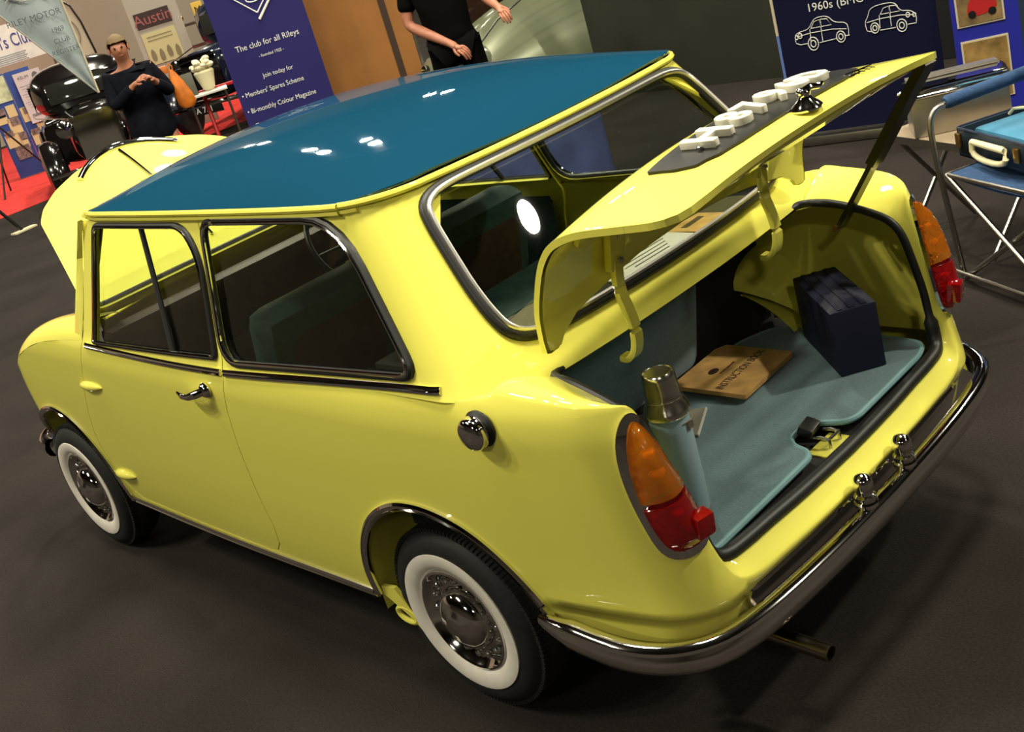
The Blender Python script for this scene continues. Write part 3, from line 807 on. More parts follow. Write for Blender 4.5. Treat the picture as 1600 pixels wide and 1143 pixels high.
# double skin: a raised inner pressing with hinge boxes, and the lip that hangs below the free edge
ip = round_poly([(.20, -.42), (.53, -.42), (.53, .42), (.20, .42)], .06)
panel('inner_pressing', lid, ip, [round_poly([(.26, .05), (.48, .05), (.48, .36), (.26, .36)], .04), round_poly([(.26, -.36), (.48, -.36), (.48, -.05), (.26, -.05)], .04)], YEL, ldo, .03, lambda p: (p.x+.70, 0, p.z-.9), flange=-.012, offs=-.030)
g = MB(); rows = []
for i in range(31):
    y = lerp(-.43, .43, i/30); d = .012+.020*math.cos(y/.43*PI/2)
    p = Vector(lid(E1-.008, y)); rows.append([p+Vector((0, 0, -.006)), p+Vector((.004, 0, -.010-d*.6)), p+Vector((.03, 0, -.016-d)), p+Vector((.07, 0, -.016-d*.8))])
g.grid(rows).build('lid_lip', YEL, ldo)
for s in (1, -1):
    hp = [(-.425, s*.275, 1.075), (-.425, s*.278, 1.04), (-.410, s*.28, .965), (-.425, s*.28, .91), (-.430, s*.28, .86), (-.418, s*.28, .82), (-.395, s*.28, .800), (-.375, s*.28, .803)]
    hp = [Vector(p) for p in smooth_loop(hp, 2, closed=False)]
    sec = [(-.006, -.013), (.006, -.013), (.009, 0), (.006, .013), (-.006, .013)]
    secp = [(a, b) for a, b in [(-.013, -.007), (.013, -.007), (.015, 0), (.013, .007), (-.013, .007)]]
    h = MB().sweep(hp, secp, [Vector((0, 1, 0))]*len(hp)).build('lid_hinge', YEL, car)
    b = MB()
    b.box((-.425, s*.277, 1.055), (.02, .05, .09), Euler((0, R(-14), 0)).to_matrix(), .005); b.build('hinge_bracket', YEL, h)
    for z in (1.085, 1.03): MB().lathe([(.008, 0), (.008, .005), (.0001, .007)], 6, Matrix.Translation((-.436+(.0 if z > 1.05 else .004), s*.277, z)) @ Matrix.Rotation(-PI/2, 4, 'Y')).build('bolt', CHD, h)
def lidn(s_, y, o):
    a = Vector(lid(s_+.004, y))-Vector(lid(s_-.004, y)); b = Vector(lid(s_, y+.004))-Vector(lid(s_, y-.004)); n = a.cross(b).normalized()
    if n.z < 0 and s_ > .15: n = -n
    return Vector(lid(s_, y))+n*o
pl = [(.405, .312), (.47, .314), (.52, .300), (.542, .255), (.550, .19), (.553, .10), (.553, -.10), (.550, -.19), (.542, -.255), (.52, -.30), (.47, -.314), (.405, -.312), (.400, -.24), (.395, 0), (.400, .24)]
def platef(a, b): return lidn(a, b, .006)
pt = panel('number_plate', platef, round_poly(pl, .008), [], BLK, ldo, .03, (0, 0, 1), flange=.006)
txt = 'H8796D'; ys = [.190, .095, .030, -.045, -.115, -.185]
for ch, y in zip(txt, ys):
    def tf(x, v, z, y=y): return lidn(.480 - v, y - x, .014 + z)
    text_mesh(ch, .118, LETTER, pt, 'plate_character', ext=.006, fn=tf, bevel=.003, sx=1.0 if ch == 'H' else .9)
for y in (.235, -.235): MB().lathe([(.006, 0), (.006, .004), (.0001, .006)], 8, Matrix.Translation(lidn(.485, y, .010))).build('screw', CHD, pt)
# plate lamp with boot handle below the plate
bs = lidn(.572, .0, 0.002)
hl = MB(); hl.lathe([(.030, 0), (.031, .004), (.026, .010), (.014, .020), (.011, .026), (.013, .034), (.010, .040), (.0001, .042)], 20, Matrix.Translation(bs) @ Matrix.Diagonal((1, 1.15, 1, 1)))
hl.tube([bs+Vector((0, 0, .036)), bs+Vector((-.008, -.012, .040)), bs+Vector((-.012, -.035, .034)), bs+Vector((-.012, -.05, .036))], [.007, .007, .0055, .004], 8)
hl.sphere(bs+Vector((0, .012, .036)), .009, 10, 8); hl.build('boot_handle', CHR, ldo)
bd = MB()
for i, y in enumerate((-.225, -.245, -.265, -.285, -.305)): bd.tube([lidn(.53, y-.004, .002), lidn(.54, y, .003), lidn(.555, y+.004, .002)], .0028, 6)
bd.tube([lidn(.540, -.215, .005), lidn(.540, -.315, .005)], .003, 6); bd.build('lid_badge', CHR, ldo)
# prop
pr_ = MB(); a = Vector((-.462, -.50, .79)); b = Vector((-.752, -.50, 1.185)); d = (b-a)
pr_.sweep([a, a+d*.5], [(-.018, -.006), (.018, -.006), (.018, .006), (-.018, .006)], [Vector((0, 1, .1))]*2)
pr_.sweep([a+d*.42, b], [(-.025, -.011), (.025, -.011), (.025, .011), (-.025, .011)], [Vector((0, 1, .1))]*2)
pp = pr_.build('lid_stay', mat('olive_steel', (.045, .042, .018), .35, .6), car)
MB().tube([a+Vector((0, .03, .004)), a+Vector((0, -.03, .004))], .007, 10).build('pivot_pin', BRASS, pp)
# --- tail lamps
def lampfn(off): return lambda a, b: Vector(low(a, b))
for s in (1, -1):
    def lf(a, b, o=0, s=s):
        p = Vector(low(a, b)); e = .004
        n = (Vector(low(a+e, b))-Vector(low(a-e, b))).cross(Vector(low(a, b+e))-Vector(low(a, b-e))).normalized()
        if n.x > 0: n = -n
        p = p+n*o; return Vector((p.x, s*p.y, p.z))
    rim = smooth_loop([(-.640, .848), (-.622, .815), (-.617, .765), (-.624, .70), (-.638, .63), (-.652, .575), (-.668, .549), (-.69, .538), (-.722, .538), (-.752, .55), (-.762, .58), (-.754, .62), (-.737, .675), (-.717, .735), (-.692, .80), (-.668, .842)], 2)
    bz_ = panel('tail_lamp', lambda a, b: lf(a, b, .006), rim, [], CHR, car, .02, lambda p: (-1, s*2, 0), flange=.008, mirror=False)
    cx, cz = -.684, .69
    def dome(a, b, lens, h):
        # distance to the lens edge gives a rounded lens
        d = min(hyp(a-p[0], b-p[1]) for p in lens); k = min(1, d/.045); return lf(a, b, .010+h*math.sin(k*PI/2))
    full = smooth_loop([(-.652, .834), (-.637, .785), (-.635, .73), (-.643, .665), (-.656, .605), (-.672, .566), (-.70, .554), (-.738, .558), (-.750, .585), (-.741, .645), (-.723, .70), (-.700, .765), (-.676, .815)], 2)
    fl2 = resample(full, .008)
    def clip(P, lo_, hi_): return [p for p in P if lo_ <= p[1] <= hi_]
    zl = lambda a: .672 - (a+.69)*.12
    up = [p for p in fl2 if p[1] > zl(p[0])+.002]; dn = [p for p in fl2 if p[1] < zl(p[0])-.002]
    def ordered(P):   # the kept run of the outline, started at its first point after the gap
        k = [i for i in range(len(P)) if hyp(P[i][0]-P[i-1][0], P[i][1]-P[i-1][1]) > .02]
        return P[k[0]:]+P[:k[0]] if k else P
    panel('amber_lens', lambda a, b: dome(a, b, fl2, .034), ordered(up), [], AMB, bz_, .012, flange=.006, auto=(-1, s, 0))
    panel('red_lens', lambda a, b: dome(a, b, fl2, .034), ordered(dn), [], REDL, bz_, .012, flange=.006, auto=(-1, s, 0))
    c = lf(-.726, .600, .034)
    MB().box(c, (.034, .042, .050), Euler((0, R(-8), s*R(-14))).to_matrix(), .006).build('reflector', REDL, bz_)
    for k, (a, b) in enumerate(((-.672, .762), (-.680, .722), (-.698, .637))): MB().sphere(lf(a, b, .012), .010, 12, 8, (1, 1, .8)).build('bulb_glow', mat('bulb_'+str(k), (1, .62, .08) if k < 2 else (.9, .02, .02), .15, .6), bz_)
# --- fuel cap
c = Vector(low(-.325, .832)); fc = MB(); M = Matrix.Translation(c+Vector((0, -.004, 0))) @ Matrix.Rotation(-PI/2, 4, 'X')
fcr = MB().lathe([(.040, 0), (.041, .006), (.034, .012), (.030, .012)], 28, M, cap=False).build('fuel_neck', RUB, car)
fc.lathe([(.030, .006), (.036, .016), (.0375, .020), (.0355, .025), (.0365, .030), (.034, .037), (.027, .042), (.010, .045), (.0001, .045)], 28, M)
fc.build('fuel_cap', CHR, car)
# --- rear valance chrome panel, bumper, over-rider lamps, exhaust
def rearp(y, z):
    a = abs(y); u = low_u(a, z); p = low(u, z); return Vector((p[0], y, z))
cpn = round_poly([(-.44, .312), (.44, .312), (.47, .400), (-.47, .400)], .035)
panel('valance_trim', rearp, cpn, [], CHR, car, .03, (-1, 0, 0), flange=.008, offs=.010)
bp = [(-.352, .700, .388), (-.42, .706, .382), (-.50, .706, .374), (-.58, .698, .367), (-.65, .675, .362), (-.705, .635, .359), (-.742, .58, .357), (-.764, .50, .356), (-.778, .38, .356), (-.788, .2, .356), (-.792, 0, .356)]
bp = densify([Vector(p) for p in bp], 3); bpf = bp+[Vector((p.x, -p.y, p.z)) for p in bp[:-1][::-1]]
def bout(P): 
    o = []
    for i in range(len(P)):
        t = P[min(i+1, len(P)-1)]-P[max(i-1, 0)]; n = Vector((t.y, -t.x, 0)).normalized(); d = P[i]-Vector((0, 0, 0)); d.z = 0
        o.append(n if n.dot(d) > 0 else -n)
    return o
sec = [(-.020, .026), (-.006, .031), (.006, .029), (.014, .021), (.015, .012), (.020, .004), (.021, -.012), (.014, -.030), (.0, -.040), (-.010, -.041), (-.004, -.028), (.0, -.01), (.0, .01), (-.008, .018), (-.020, .020)]
n = len(bpf); taper = lambda i: min(1, .35+.65*min(i, n-1-i)/4)
mb = MB(); o = bout(bpf); rows = []
for i, p in enumerate(bpf):
    k = taper(i); rows.append([p+o[i]*a*k+Vector((0, 0, b*k)) for a, b in sec+sec[:1]])
mb.grid(rows).build('rear_bumper', CHR, car)
for s in (1, -1):
    b = Vector((-.780, s*.088, .386)); m_ = MB()
    m_.lathe([(.026, 0), (.026, .008), (.022, .012), (.024, .018), (.024, .024), (.018, .028), (.018, .033), (.021, .042), (.022, .052), (.021, .062), (.014, .072), (.0001, .077)], 24, Matrix.Translation(b))
    m_.build('bumper_lamp', CHR, car)
ex = MB(); e0 = Vector((-.35, .33, .19)); e1 = Vector((-.79, .33, .165))
M = Matrix.Translation(e0) @ (e1-e0).to_track_quat('Z', 'Y').to_matrix().to_4x4(); Lx = (e1-e0).length
ex.lathe([(.0175, 0), (.0175, Lx*.6), (.020, Lx*.62), (.020, Lx), (.017, Lx), (.017, Lx-.08)], 20, M, cap=False)
ex.build('exhaust_pipe', mat('warm_steel', (.34, .29, .22), .25, 1), car)
# --- wheels
def wheel(x, y, s, r=.25):
    M = Matrix.Translation((x, y, r)) @ Matrix.Rotation(-s*PI/2, 4, 'X')   # local z points outwards
    rt = bpy.data.objects.new('wheel', None); COL.objects.link(rt); rt.parent = car; rt.empty_display_size = .1
    q = .065
    t = MB(); t.lathe([(.135, -q), (.16, -q-.006), (.20, -q-.010), (.228, -q), (.243, -q+.018), (.2495, -q+.035), (.25, 0), (.2495, q-.035), (.243, q-.018), (.231, q-.002), (.220, q+.006), (.200, q+.010), (.190, q+.010), (.165, q+.004), (.14, q-.008), (.128, q-.02)], 64, M)
    for k in range(120):   # tread blocks on the shoulder
        a = 2*PI*k/120; c = M @ Vector((.2445*math.cos(a), .2445*math.sin(a), q-.022))
        rot = (M.to_3x3() @ Matrix.Rotation(a, 3, 'Z')); t.box(c, (.010, .008, .026), rot)
    t.build('tyre', TYR, rt)
    wm = MB(); wm.lathe([(.189, q+.0085), (.1885, q+.013), (.178, q+.015), (.160, q+.012), (.146, q+.006), (.140, q-.002), (.138, q-.01)], 64, M, cap=False); wm.build('white_wall', WHW, rt)
    tr = MB(); tr.lathe([(.140, q-.004), (.1385, q+.006), (.133, q+.008), (.128, q+.003), (.120, q-.010), (.108, q-.018), (.085, q-.016), (.082, q-.02), (.02, q-.02)], 64, M, cap=False)
    for k in range(16):   # the ring of small domes round the trim
        a = 2*PI*k/16; c = M @ Vector((.106*math.cos(a), .106*math.sin(a), q-.012)); tr.sphere(c, .010, 10, 6)
    tr.build('wheel_trim', CHR, rt)
    hc = MB(); hc.lathe([(.083, q-.020), (.084, q-.006), (.080, q+.002), (.076, q+.002), (.074, q+.006), (.066, q+.016), (.050, q+.025), (.030, q+.030), (.024, q+.034), (.022, q+.034), (.0001, q+.036)], 48, M)
    hc.build('hub_cap', CHR, rt)
    return rt
for x, y in ((0, .59), (2.036, .60)):
    for s in (1, -1): wheel(x, s*y, s)
# --- front: bonnet, grille, headlamps, bumper
def bon(a, b):
    """a along the bonnet from the hinge (0) to the nose (1), b across (-1..1)"""
    y = b*(.545-.155*a)
    return (1.69+.50*a, y, .915+.475*a-.115*a*a + .022*(1-b*b)*(.5+a) - .015*abs(b)**6)
bo = [(0, 1), (0, -1), (.35, -1.0), (.72, -1.0), (.80, -.93), (.88, -.76), (.95, -.5), (.99, -.25), (1.0, 0), (.99, .25), (.95, .5), (.88, .76), (.80, .93), (.72, 1.0), (.35, 1.0)]
bonn = panel('bonnet', bon, round_poly(bo, .03), [], YEL, car, .05, (0, 0, 1), flange=.02)
MB().tube([Vector(bon(a, 0))+Vector((0, 0, .004)) for a in [lerp(.08, .97, i/12) for i in range(13)]], .006, 8).build('bonnet_strip', CHR, bonn)
gr = MB(); ga = []
for i in range(17):
    a = PI*i/16; ga.append(Vector(bon(.985, 0))+Vector((.02-.085*abs(math.cos(a))**2, .21*math.cos(a), -.055*abs(math.cos(a))**2+.012)))
grl = MB().tube(ga, .013, 10).build('grille_surround', CHR, bonn)
gm = MB(); 
for i in range(13):
    y = lerp(-.16, .16, i/12); t = Vector(bon(.985, 0))+Vector((.02, y, 0)); h = .06*(1-(y/.2)**2); gm.tube([t+Vector((.03, 0, -.05)), t+Vector((.09, 0, -.16)), t+Vector((.14, 0, -.28))], .005, 6)
gm.build('grille_bars', CHR, grl)
for s in (1, -1):
    c = Vector((2.33, s*.50, .63)); M = Matrix.Translation(c) @ Matrix.Rotation(PI/2, 4, 'Y')
    h = MB().lathe([(.105, -.02), (.108, .035), (.100, .05), (.09, .045)], 32, M, cap=False).build('headlamp', CHR, car)
    MB().lathe([(.095, .04), (.07, .06), (.04, .072), (.0001, .076)], 32, M).build('headlamp_lens', mat('lamp_glass', (.7, .72, .7), .08, .3, coat=1), h)
fb_ = [(2.30, .655, .372), (2.36, .648, .372), (2.42, .62, .372), (2.48, .55, .372), (2.53, .40, .372), (2.555, .2, .372), (2.56, 0, .372)]
fb_ = densify([Vector(p) for p in fb_], 3); fbf = fb_+[Vector((p.x, -p.y, p.z)) for p in fb_[:-1][::-1]]
mb = MB(); o = []
for i in range(len(fbf)):
    t = fbf[min(i+1, len(fbf)-1)]-fbf[max(i-1, 0)]; nv = Vector((t.y, -t.x, 0)).normalized(); d = fbf[i]-Vector((1.5, 0, 0)); d.z = 0; o.append(nv if nv.dot(d) > 0 else -nv)
mb.grid([[p+o[i]*a+Vector((0, 0, b)) for a, b in sec+sec[:1]] for i, p in enumerate(fbf)]).build('front_bumper', CHR, car)
fv = MB().box((2.40, 0, .43), (.06, .80, .16)); fv.build('front_valance', YEL, car)
# engine seen only in slivers
en = MB(); en.box((2.0, 0, .70), (.42, .50, .16), None, .03); en.lathe([(.11, 0), (.11, .05), (.03, .06)], 20, Matrix.Translation((1.95, .1, .78))); en.build('engine', DARK, car)
# --- interior
inr = MB(); inr.box((.30, 0, .48), (.50, 1.05, .22), None, .04); inr.build('rear_seat_base', SEATT, car)
rb = MB(); rb.box((.02, 0, .72), (.16, 1.10, .42), Euler((0, R(-12), 0)).to_matrix(), .05); rb.build('rear_seat_back', SEATT, car)
MB().box((-.10, 0, .885), (.42, 1.16, .012)).build('parcel_shelf', DARK, car)
for s in (1, -1):
    st = bpy.data.objects.new('front_seat', None); COL.objects.link(st); st.parent = car
    MB().box((1.02, s*.30, .45), (.46, .44, .15), None, .05).build('seat_cushion', SEATT, st)
    MB().box((.76, s*.30, .70), (.13, .44, .50), Euler((0, R(-16), 0)).to_matrix(), .055).build('seat_back', SEATT, st)
    MB().box((.735, s*.30, .70), (.10, .34, .36), Euler((0, R(-16), 0)).to_matrix(), .04).build('seat_back_panel', BROWNT, st)
d = MB().box((1.52, 0, .80), (.10, 1.18, .16), None, .03); d.build('dashboard', BROWNT, car)
sw = MB(); c = Vector((1.30, -.30, .84)); q = Euler((0, R(-58), 0)).to_matrix()
sw.tube([c+q @ Vector((.19*math.cos(a), .19*math.sin(a), 0)) for a in [2*PI*k/36 for k in range(36)]], .010, 10, closed=True)
for a in (R(90), R(210), R(330)): sw.tube([c+q @ Vector((0, 0, -.02)), c+q @ Vector((.19*math.cos(a), .19*math.sin(a), 0))], .006, 8)
sw.sphere(c+q @ Vector((0, 0, -.015)), .032, 16, 10, (1, 1, .6)); sw.tube([c+q @ Vector((0, 0, -.02)), c+q @ Vector((0, 0, -.36))], .015, 10); sw.build('steering_wheel', BLK, car)
im = MB(); c = Vector((1.36, 0, 1.16)); im.box(c, (.02, .19, .05), Euler((0, R(10), 0)).to_matrix(), .012); im.tube([c, c+Vector((.05, 0, .07))], .005, 8); im.build('interior_mirror', CHD, car)
cf = MB().box((.85, 0, .255), (1.5, 1.18, .02)); cf.build('cabin_carpet', DARK, car)
# ================================================================ things in the car
fk = thing('vacuum_flask', 'pale blue vacuum flask with chrome cup standing in the open boot', 'flask', (-.545, .372, .493))
MB().lathe([(.040, .010), (.042, .014), (.0425, .232), (.040, .240)], 40).build('flask_body', FLASKB, fk)
MB().lathe([(.0, 0), (.040, 0), (.0425, .003), (.0425, .014), (.041, .016)], 40, cap=False).build('base_ring', STEEL, fk)
MB().lathe([(.0435, .236), (.0475, .240), (.0490, .247), (.0475, .253), (.046, .256), (.044, .262), (.0395, .272), (.0385, .278)], 40).build('flask_shoulder', CUPM, fk)
MB().lathe([(.0380, .276), (.0390, .279), (.0375, .283), (.0365, .300), (.0350, .325), (.0342, .331), (.0310, .336), (.028, .337), (.027, .3355), (.0001, .3355)], 40).build('flask_cup', CUPM, fk)
q = MB(); q.tube([(-.040, .010, .222), (-.047, -.01, .224), (-.040, -.030, .224)], .0022, 6); q.box((-.0445, -.010, .214), (.004, .016, .016)); q.build('handle_clip', STEEL, fk)
bk = thing('instruction_book', 'tan instruction manual with dark printed title lying in boot', 'book', (-.265, -.205, .512), R(8))
bk.rotation_euler = (R(1), R(-3), R(4)); bk.scale = (.93, .93, 1)
q = MB(); q.prism(round_poly([(-.115, -.135), (.10, -.135), (.118, -.10), (.118, .135), (-.115, .135)], .008), -.006, .006); q.build('cover', MANIL, bk, smooth=False)
text_mesh('INSTRUCTION BOOK', .034, DARK, bk, 'lettering', (-.026, 0, .0066), (0, 0, -PI/2), .0003, sx=.74)
MB().lathe([(.016, 0), (.016, .0006), (.011, .0008), (.0001, .0008)], 20, Matrix.Translation((.045, .03, .0062)) @ Matrix.Diagonal((.8, 1.25, 1, 1))).build('crest_print', BROWNT, bk)
text_mesh('MODEL SALOON', .010, DARK, bk, 'lettering', (.018, .0, .0066), (0, 0, -PI/2), .0003)
cd = thing('grey_card', 'plain grey card lying beside the flask in boot', 'card', (-.215, .085, .4935), R(27))
MB().box((0, 0, .003), (.25, .14, .005)).build('card_sheet', mat('grey_card', (.22, .20, .16), .8), cd)
MB().box((-.126, 0, .003), (.004, .14, .006)).build('card_edge', PAPER, cd)
bx = thing('navy_box', 'tall dark navy cloth-covered box standing at far side of boot', 'box', (-.470, -.40, .493), math.atan2(-.217, .246))
MB().box((0, 0, .085), (.30, .115, .170), None, .004).build('box_body', NAVY, bx)
for i in range(3): MB().box((0, lerp(-.03, .03, i/2), .1705), (.29, .012, .004)).build('spine', NAVY, bx)
gl = thing('black_glove', 'black crumpled glove lying in front corner of boot', 'glove', (-.40, .36, .493))
q = MB(); q.sphere((0, 0, .02), .05, 14, 8, (1.2, .8, .45))
for i in range(4): q.tube([(.02, lerp(-.03, .03, i/3), .02), (.07, lerp(-.045, .04, i/3), .028), (.10, lerp(-.055, .05, i/3), .014)], [.012, .011, .006], 8)
q.build('leather', BLK, gl)
# parcel shelf papers
a = thing('orange_card', 'orange printed card on rear parcel shelf behind the rear window', 'card', (0.0, .14, .893), R(-18))
MB().box((0, 0, .002), (.20, .17, .003)).build('card_sheet', mat('orange_card', (.62, .33, .10), .7), a)
MB().prism([(-.02, 0), (.01, .03), (.05, .02), (.03, -.01), (.05, -.04), (.0, -.03)], .0036, .0042).build('print', mat('maroon_print', (.09, .01, .015), .7), a)
a = thing('ribbed_mat', 'grey ribbed mat on left end of the parcel shelf', 'mat', (-.11, .33, .892), R(8))
q = MB(); q.box((0, 0, .002), (.20, .30, .004)); q.build('mat_sheet', mat('grey_mat', (.13, .115, .095), .8), a)
q = MB()
for i in range(26): q.tube([(-.095+.19*i/25, -.148, .0045), (-.095+.19*i/25, .148, .0045)], .0022, 6)
q = q.build('rib_texture', mat('grey_mat_rib', (.16, .14, .12), .7), a); q['kind'] = 'stuff'
a = thing('white_leaflet', 'white printed leaflet seen under the raised boot lid', 'leaflet', (-.20, -.05, .893), R(-3))
MB().box((0, 0, .002), (.11, .30, .003)).build('sheet', PAPER, a)
for i in range(4): MB().box((.03-.02*i, 0, .0038), (.004, .22-.03*i, .0006)).build('printed_line', DARK, a)
a = thing('tan_leaflet', 'tan leaflet beside the white leaflet on parcel shelf', 'leaflet', (-.20, -.27, .893), R(2))
MB().box((0, 0, .002), (.10, .13, .003)).build('sheet', MANIL, a)
MB().box((.01, 0, .0038), (.02, .08, .0006)).build('picture', BROWNT, a)
# ---------------------------------------------------------------- background
REDC = noisy(mat('red_carpet_pile', (.50, .018, .014), .95), 8, .18)
o = MB().box((16.0, -3.0, .0015), (8.8, 12.6, .003)).build('red_carpet', REDC); tag(o, 'bright red exhibition carpet under the black vintage cars', 'carpet')
def face(x, y, az): return (x, y, 0), R(az)
NAVB = mat('navy_banner_fabric', (.004, .005, .026), .85, spec=.15); RILB = mat('royal_blue_banner_fabric', (.022, .019, .112), .8, spec=.2)
# navy pull-up banner on the right
t = thing('pull_up_banner', 'navy pull-up banner with white car line drawings behind the raised lid', 'banner', (1.34, -3.79, 0), R(-168))
MB().box((0, 0, 1.10), (.85, .006, 2.06)).build('banner_sheet', NAVB, t)
q = MB(); q.box((0, .02, .03), (.90, .14, .055), None, .01); q.build('base_cassette', ALU, t)
q = MB(); q.box((-.432, -.006, 1.39), (.014, .008, 1.5)); q.build('cream_edge_strip', mat('cream_edge', (.50, .42, .30), .6), t)
q = MB(); q.box((-.432, -.006, .35), (.014, .008, .58)); q.build('blue_edge_strip', mat('blue_edge', (.10, .16, .42), .6), t)
text_mesh('1960s (BMC Cars)', .062, WHITE, t, 'lettering', (-.01, -.006, .755), (PI/2, 0, 0), .0004)
text_mesh('www.rileyclub.org', .060, WHITE, t, 'lettering', (-.08, -.006, .365), (PI/2, 0, 0), .0004)
def car_sketch(cx, cz, w, flip, kind):
    q = MB(); k = -1 if flip else 1
    def ln(P, r=.0022):
        q.tube([(cx+k*x*w, -.006, cz+z*w) for x, z in P], r, 5)
    def circ(x, z, r_): ln([(x+r_*.8*math.cos(a), z+r_*math.sin(a)) for a in [2*PI*i/14 for i in range(15)]], .003)
    if kind == 0:
        ln(smooth_loop([(-.50, -.06), (-.50, .06), (-.42, .11), (-.22, .13), (-.12, .28), (-.02, .32), (.16, .31), (.26, .17), (.48, .14), (.50, .0), (.48, -.10)], 2, False))
        ln([(-.5, -.08), (-.42, -.12), (-.28, -.12)]); ln([(-.06, -.14), (.26, -.12)]); ln([(.42, -.1), (.5, -.1)])
    else:
        ln(smooth_loop([(-.48, -.12), (-.50, .04), (-.42, .14), (-.36, .30), (-.10, .34), (.14, .32), (.20, .14), (.40, .12), (.50, .02), (.48, -.12)], 2, False))
        ln([(-.48, -.13), (-.40, -.16)]); ln([(-.22, -.16), (.08, -.16)]); ln([(.32, -.14), (.48, -.14)])
    ln([(-.18, .14), (-.10, .25), (.0, .27), (.0, .14), (-.18, .14)]); ln([(.02, .27), (.14, .26), (.20, .14), (.02, .14), (.02, .27)])
    ln([(.01, .14), (.0, -.12)]); ln([(-.46, .03), (-.2, .06), (.2, .06), (.46, .02)]); ln([(-.20, .13), (-.22, -.12)])
    circ(-.18 if kind == 0 else .20, -.14, .12); circ(.34 if kind == 0 else -.32, -.10, .10)
    circ(-.18 if kind == 0 else .20, -.14, .06); circ(.34 if kind == 0 else -.32, -.10, .05)
    circ(-.40 if kind == 0 else .34, .04, .045); circ(-.47 if kind == 0 else .46, .02, .035)
    q.build('car_drawing', WHITE, t)
car_sketch(-.185, .605, .30, False, 0); car_sketch(.19, .615, .27, False, 1)
# royal blue club banner
t = thing('pull_up_banner', 'royal blue club banner with white lettering left of the brown board', 'banner', (6.34, -3.49, 0), R(-123))
MB().box((0, 0, 1.03), (.745, .006, 2.0)).build('banner_sheet', RILB, t)
MB().box((0, .02, .03), (.80, .16, .055), None, .01).build('base_cassette', ALU, t)
for txt, s_, x, z, al in (('The club for all Rileys', .066, 0, 1.205, 'CENTER'), ('- founded 1925 -', .034, 0, 1.11, 'CENTER'), ('Join today for', .050, 0, .955, 'CENTER'),
                          ('• Members\' Spares Scheme', .056, -.345, .845, 'LEFT'), ('• Bi-monthly Colour Magazine', .056, -.345, .715, 'LEFT'), ('• Technical Advice', .056, -.345, .59, 'LEFT')):
    text_mesh(txt, s_, WHITE, t, 'lettering', (x, -.005, z), (PI/2, 0, 0), .0003, al, sx=.86 if al == 'LEFT' else .92)
q = MB()    # diamond emblem
for k, wd in ((1, .012), (.78, .006)): q.tube([(0, -.005, 1.62-.24*k), (.24*k, -.005, 1.62), (0, -.005, 1.62+.20*k), (-.24*k, -.005, 1.62), (0, -.005, 1.62-.24*k)], wd, 6)
for a, zc in ((.055, 1.545), (.04, 1.60)): q.tube([(a*math.cos(i*PI/8), -.005, zc+.024*math.sin(i*PI/8)) for i in range(16)], .006, 5, closed=True)
q.build('diamond_emblem', WHITE, t)
text_mesh('Riley', .10, WHITE, t, 'lettering', (0, -.005, 1.66), (PI/2, 0, 0), .0003)
# brown board
t = thing('display_board', 'tall orange-brown display board with dark vertical stripe beside the club banner', 'board', (6.3, -4.4, 0), R(-128))
MB().box((-.02, 0, 1.05), (.86, .04, 2.1)).build('board_panel', noisy(mat('orange_brown_board', (.26, .105, .022), .7), 3, .12), t)
MB().box((.235, -.024, 1.05), (.055, .01, 2.1)).build('dark_stripe', mat('dark_brown_strip', (.035, .018, .010), .6), t)
MB().box((.425, -.022, 1.05), (.02, .02, 2.1)).build('edge_strip', ALU, t)
# dark partition behind, in panels
for i, (x0, x1) in enumerate(((2.62, 4.66), (.60, 2.58), (-1.4, .56))):
    o = MB().box(((x0+x1)/2, -5.40, 1.15), (x1-x0, .05, 2.3), None, .004).build('partition_panel', noisy(mat('dark_olive_felt', (.024, .025, .015), .95) if i == 0 else mat('black_felt', (.007, .007, .008), .95), 3, .15))
    tag(o, ('dark olive felt partition panel behind the car roof', 'black felt partition panel behind navy banner', 'black felt partition panel at far right')[i], 'partition', 'felt partition panels')
# blue photo board on the right
t = thing('display_board', 'bright blue display board with two car photographs at far right', 'board', (.55, -3.65, 0), R(-155))
MB().box((-.02, 0, .75), (.30, .02, 1.5)).build('board_panel', mat('bright_blue_board', (.010, .014, .30), .6), t)
for (x, z, w, h, k) in ((-.04, .685, .215, .215, 0), (-.035, .36, .215, .30, 1)):
    p = MB().box((x, -.013, z), (w, .004, h)).build('photograph', mat('photo_border', (.55, .48, .36), .6), t)
    MB().box((x, -.016, z), (w-.018, .003, h-.018)).build('photo_ground', noisy(mat('photo_ground', (.20, .13, .055) if k == 0 else (.26, .16, .05), .5), 14, .5), p)
    if k == 0:
        q = MB(); q.prism(smooth_loop([(-.095, .62), (-.095, .67), (-.07, .715), (-.03, .74), (.02, .73), (.035, .68), (.04, .645), (-.01, .625)], 2), -.019, -.0175, Matrix.Rotation(PI/2, 4, 'X') @ Matrix.Diagonal((1, 1, -1, 1))); q.build('red_car_picture', mat('print_red', (.42, .012, .014), .5), p)
        for xx in (-.075, .015): MB().lathe([(.018, 0), (.018, .002), (.0001, .0025)], 14, Matrix.Translation((xx, -.0185, .632)) @ Matrix.Rotation(PI/2, 4, 'X')).build('wheel_picture', BLK, p)
    else:
        q = MB(); q.prism(smooth_loop([(-.05, .235), (-.04, .36), (-.0, .40), (.055, .37), (.06, .235)], 2), -.019, -.0175, Matrix.Rotation(PI/2, 4, 'X') @ Matrix.Diagonal((1, 1, -1, 1))); q.build('dark_picture', mat('print_dark', (.03, .02, .012), .5), p)
t = thing('blue_screen', 'pale slate blue screen panel at the right edge', 'panel', (.36, -3.9, 0), R(-155))
MB().box((0, 0, .34), (.30, .02, .68)).build('screen_panel', mat('slate_blue', (.03, .06, .11), .7), t); MB().box((0, 0, .69), (.31, .03, .02)).build('top_rail', ALU, t)
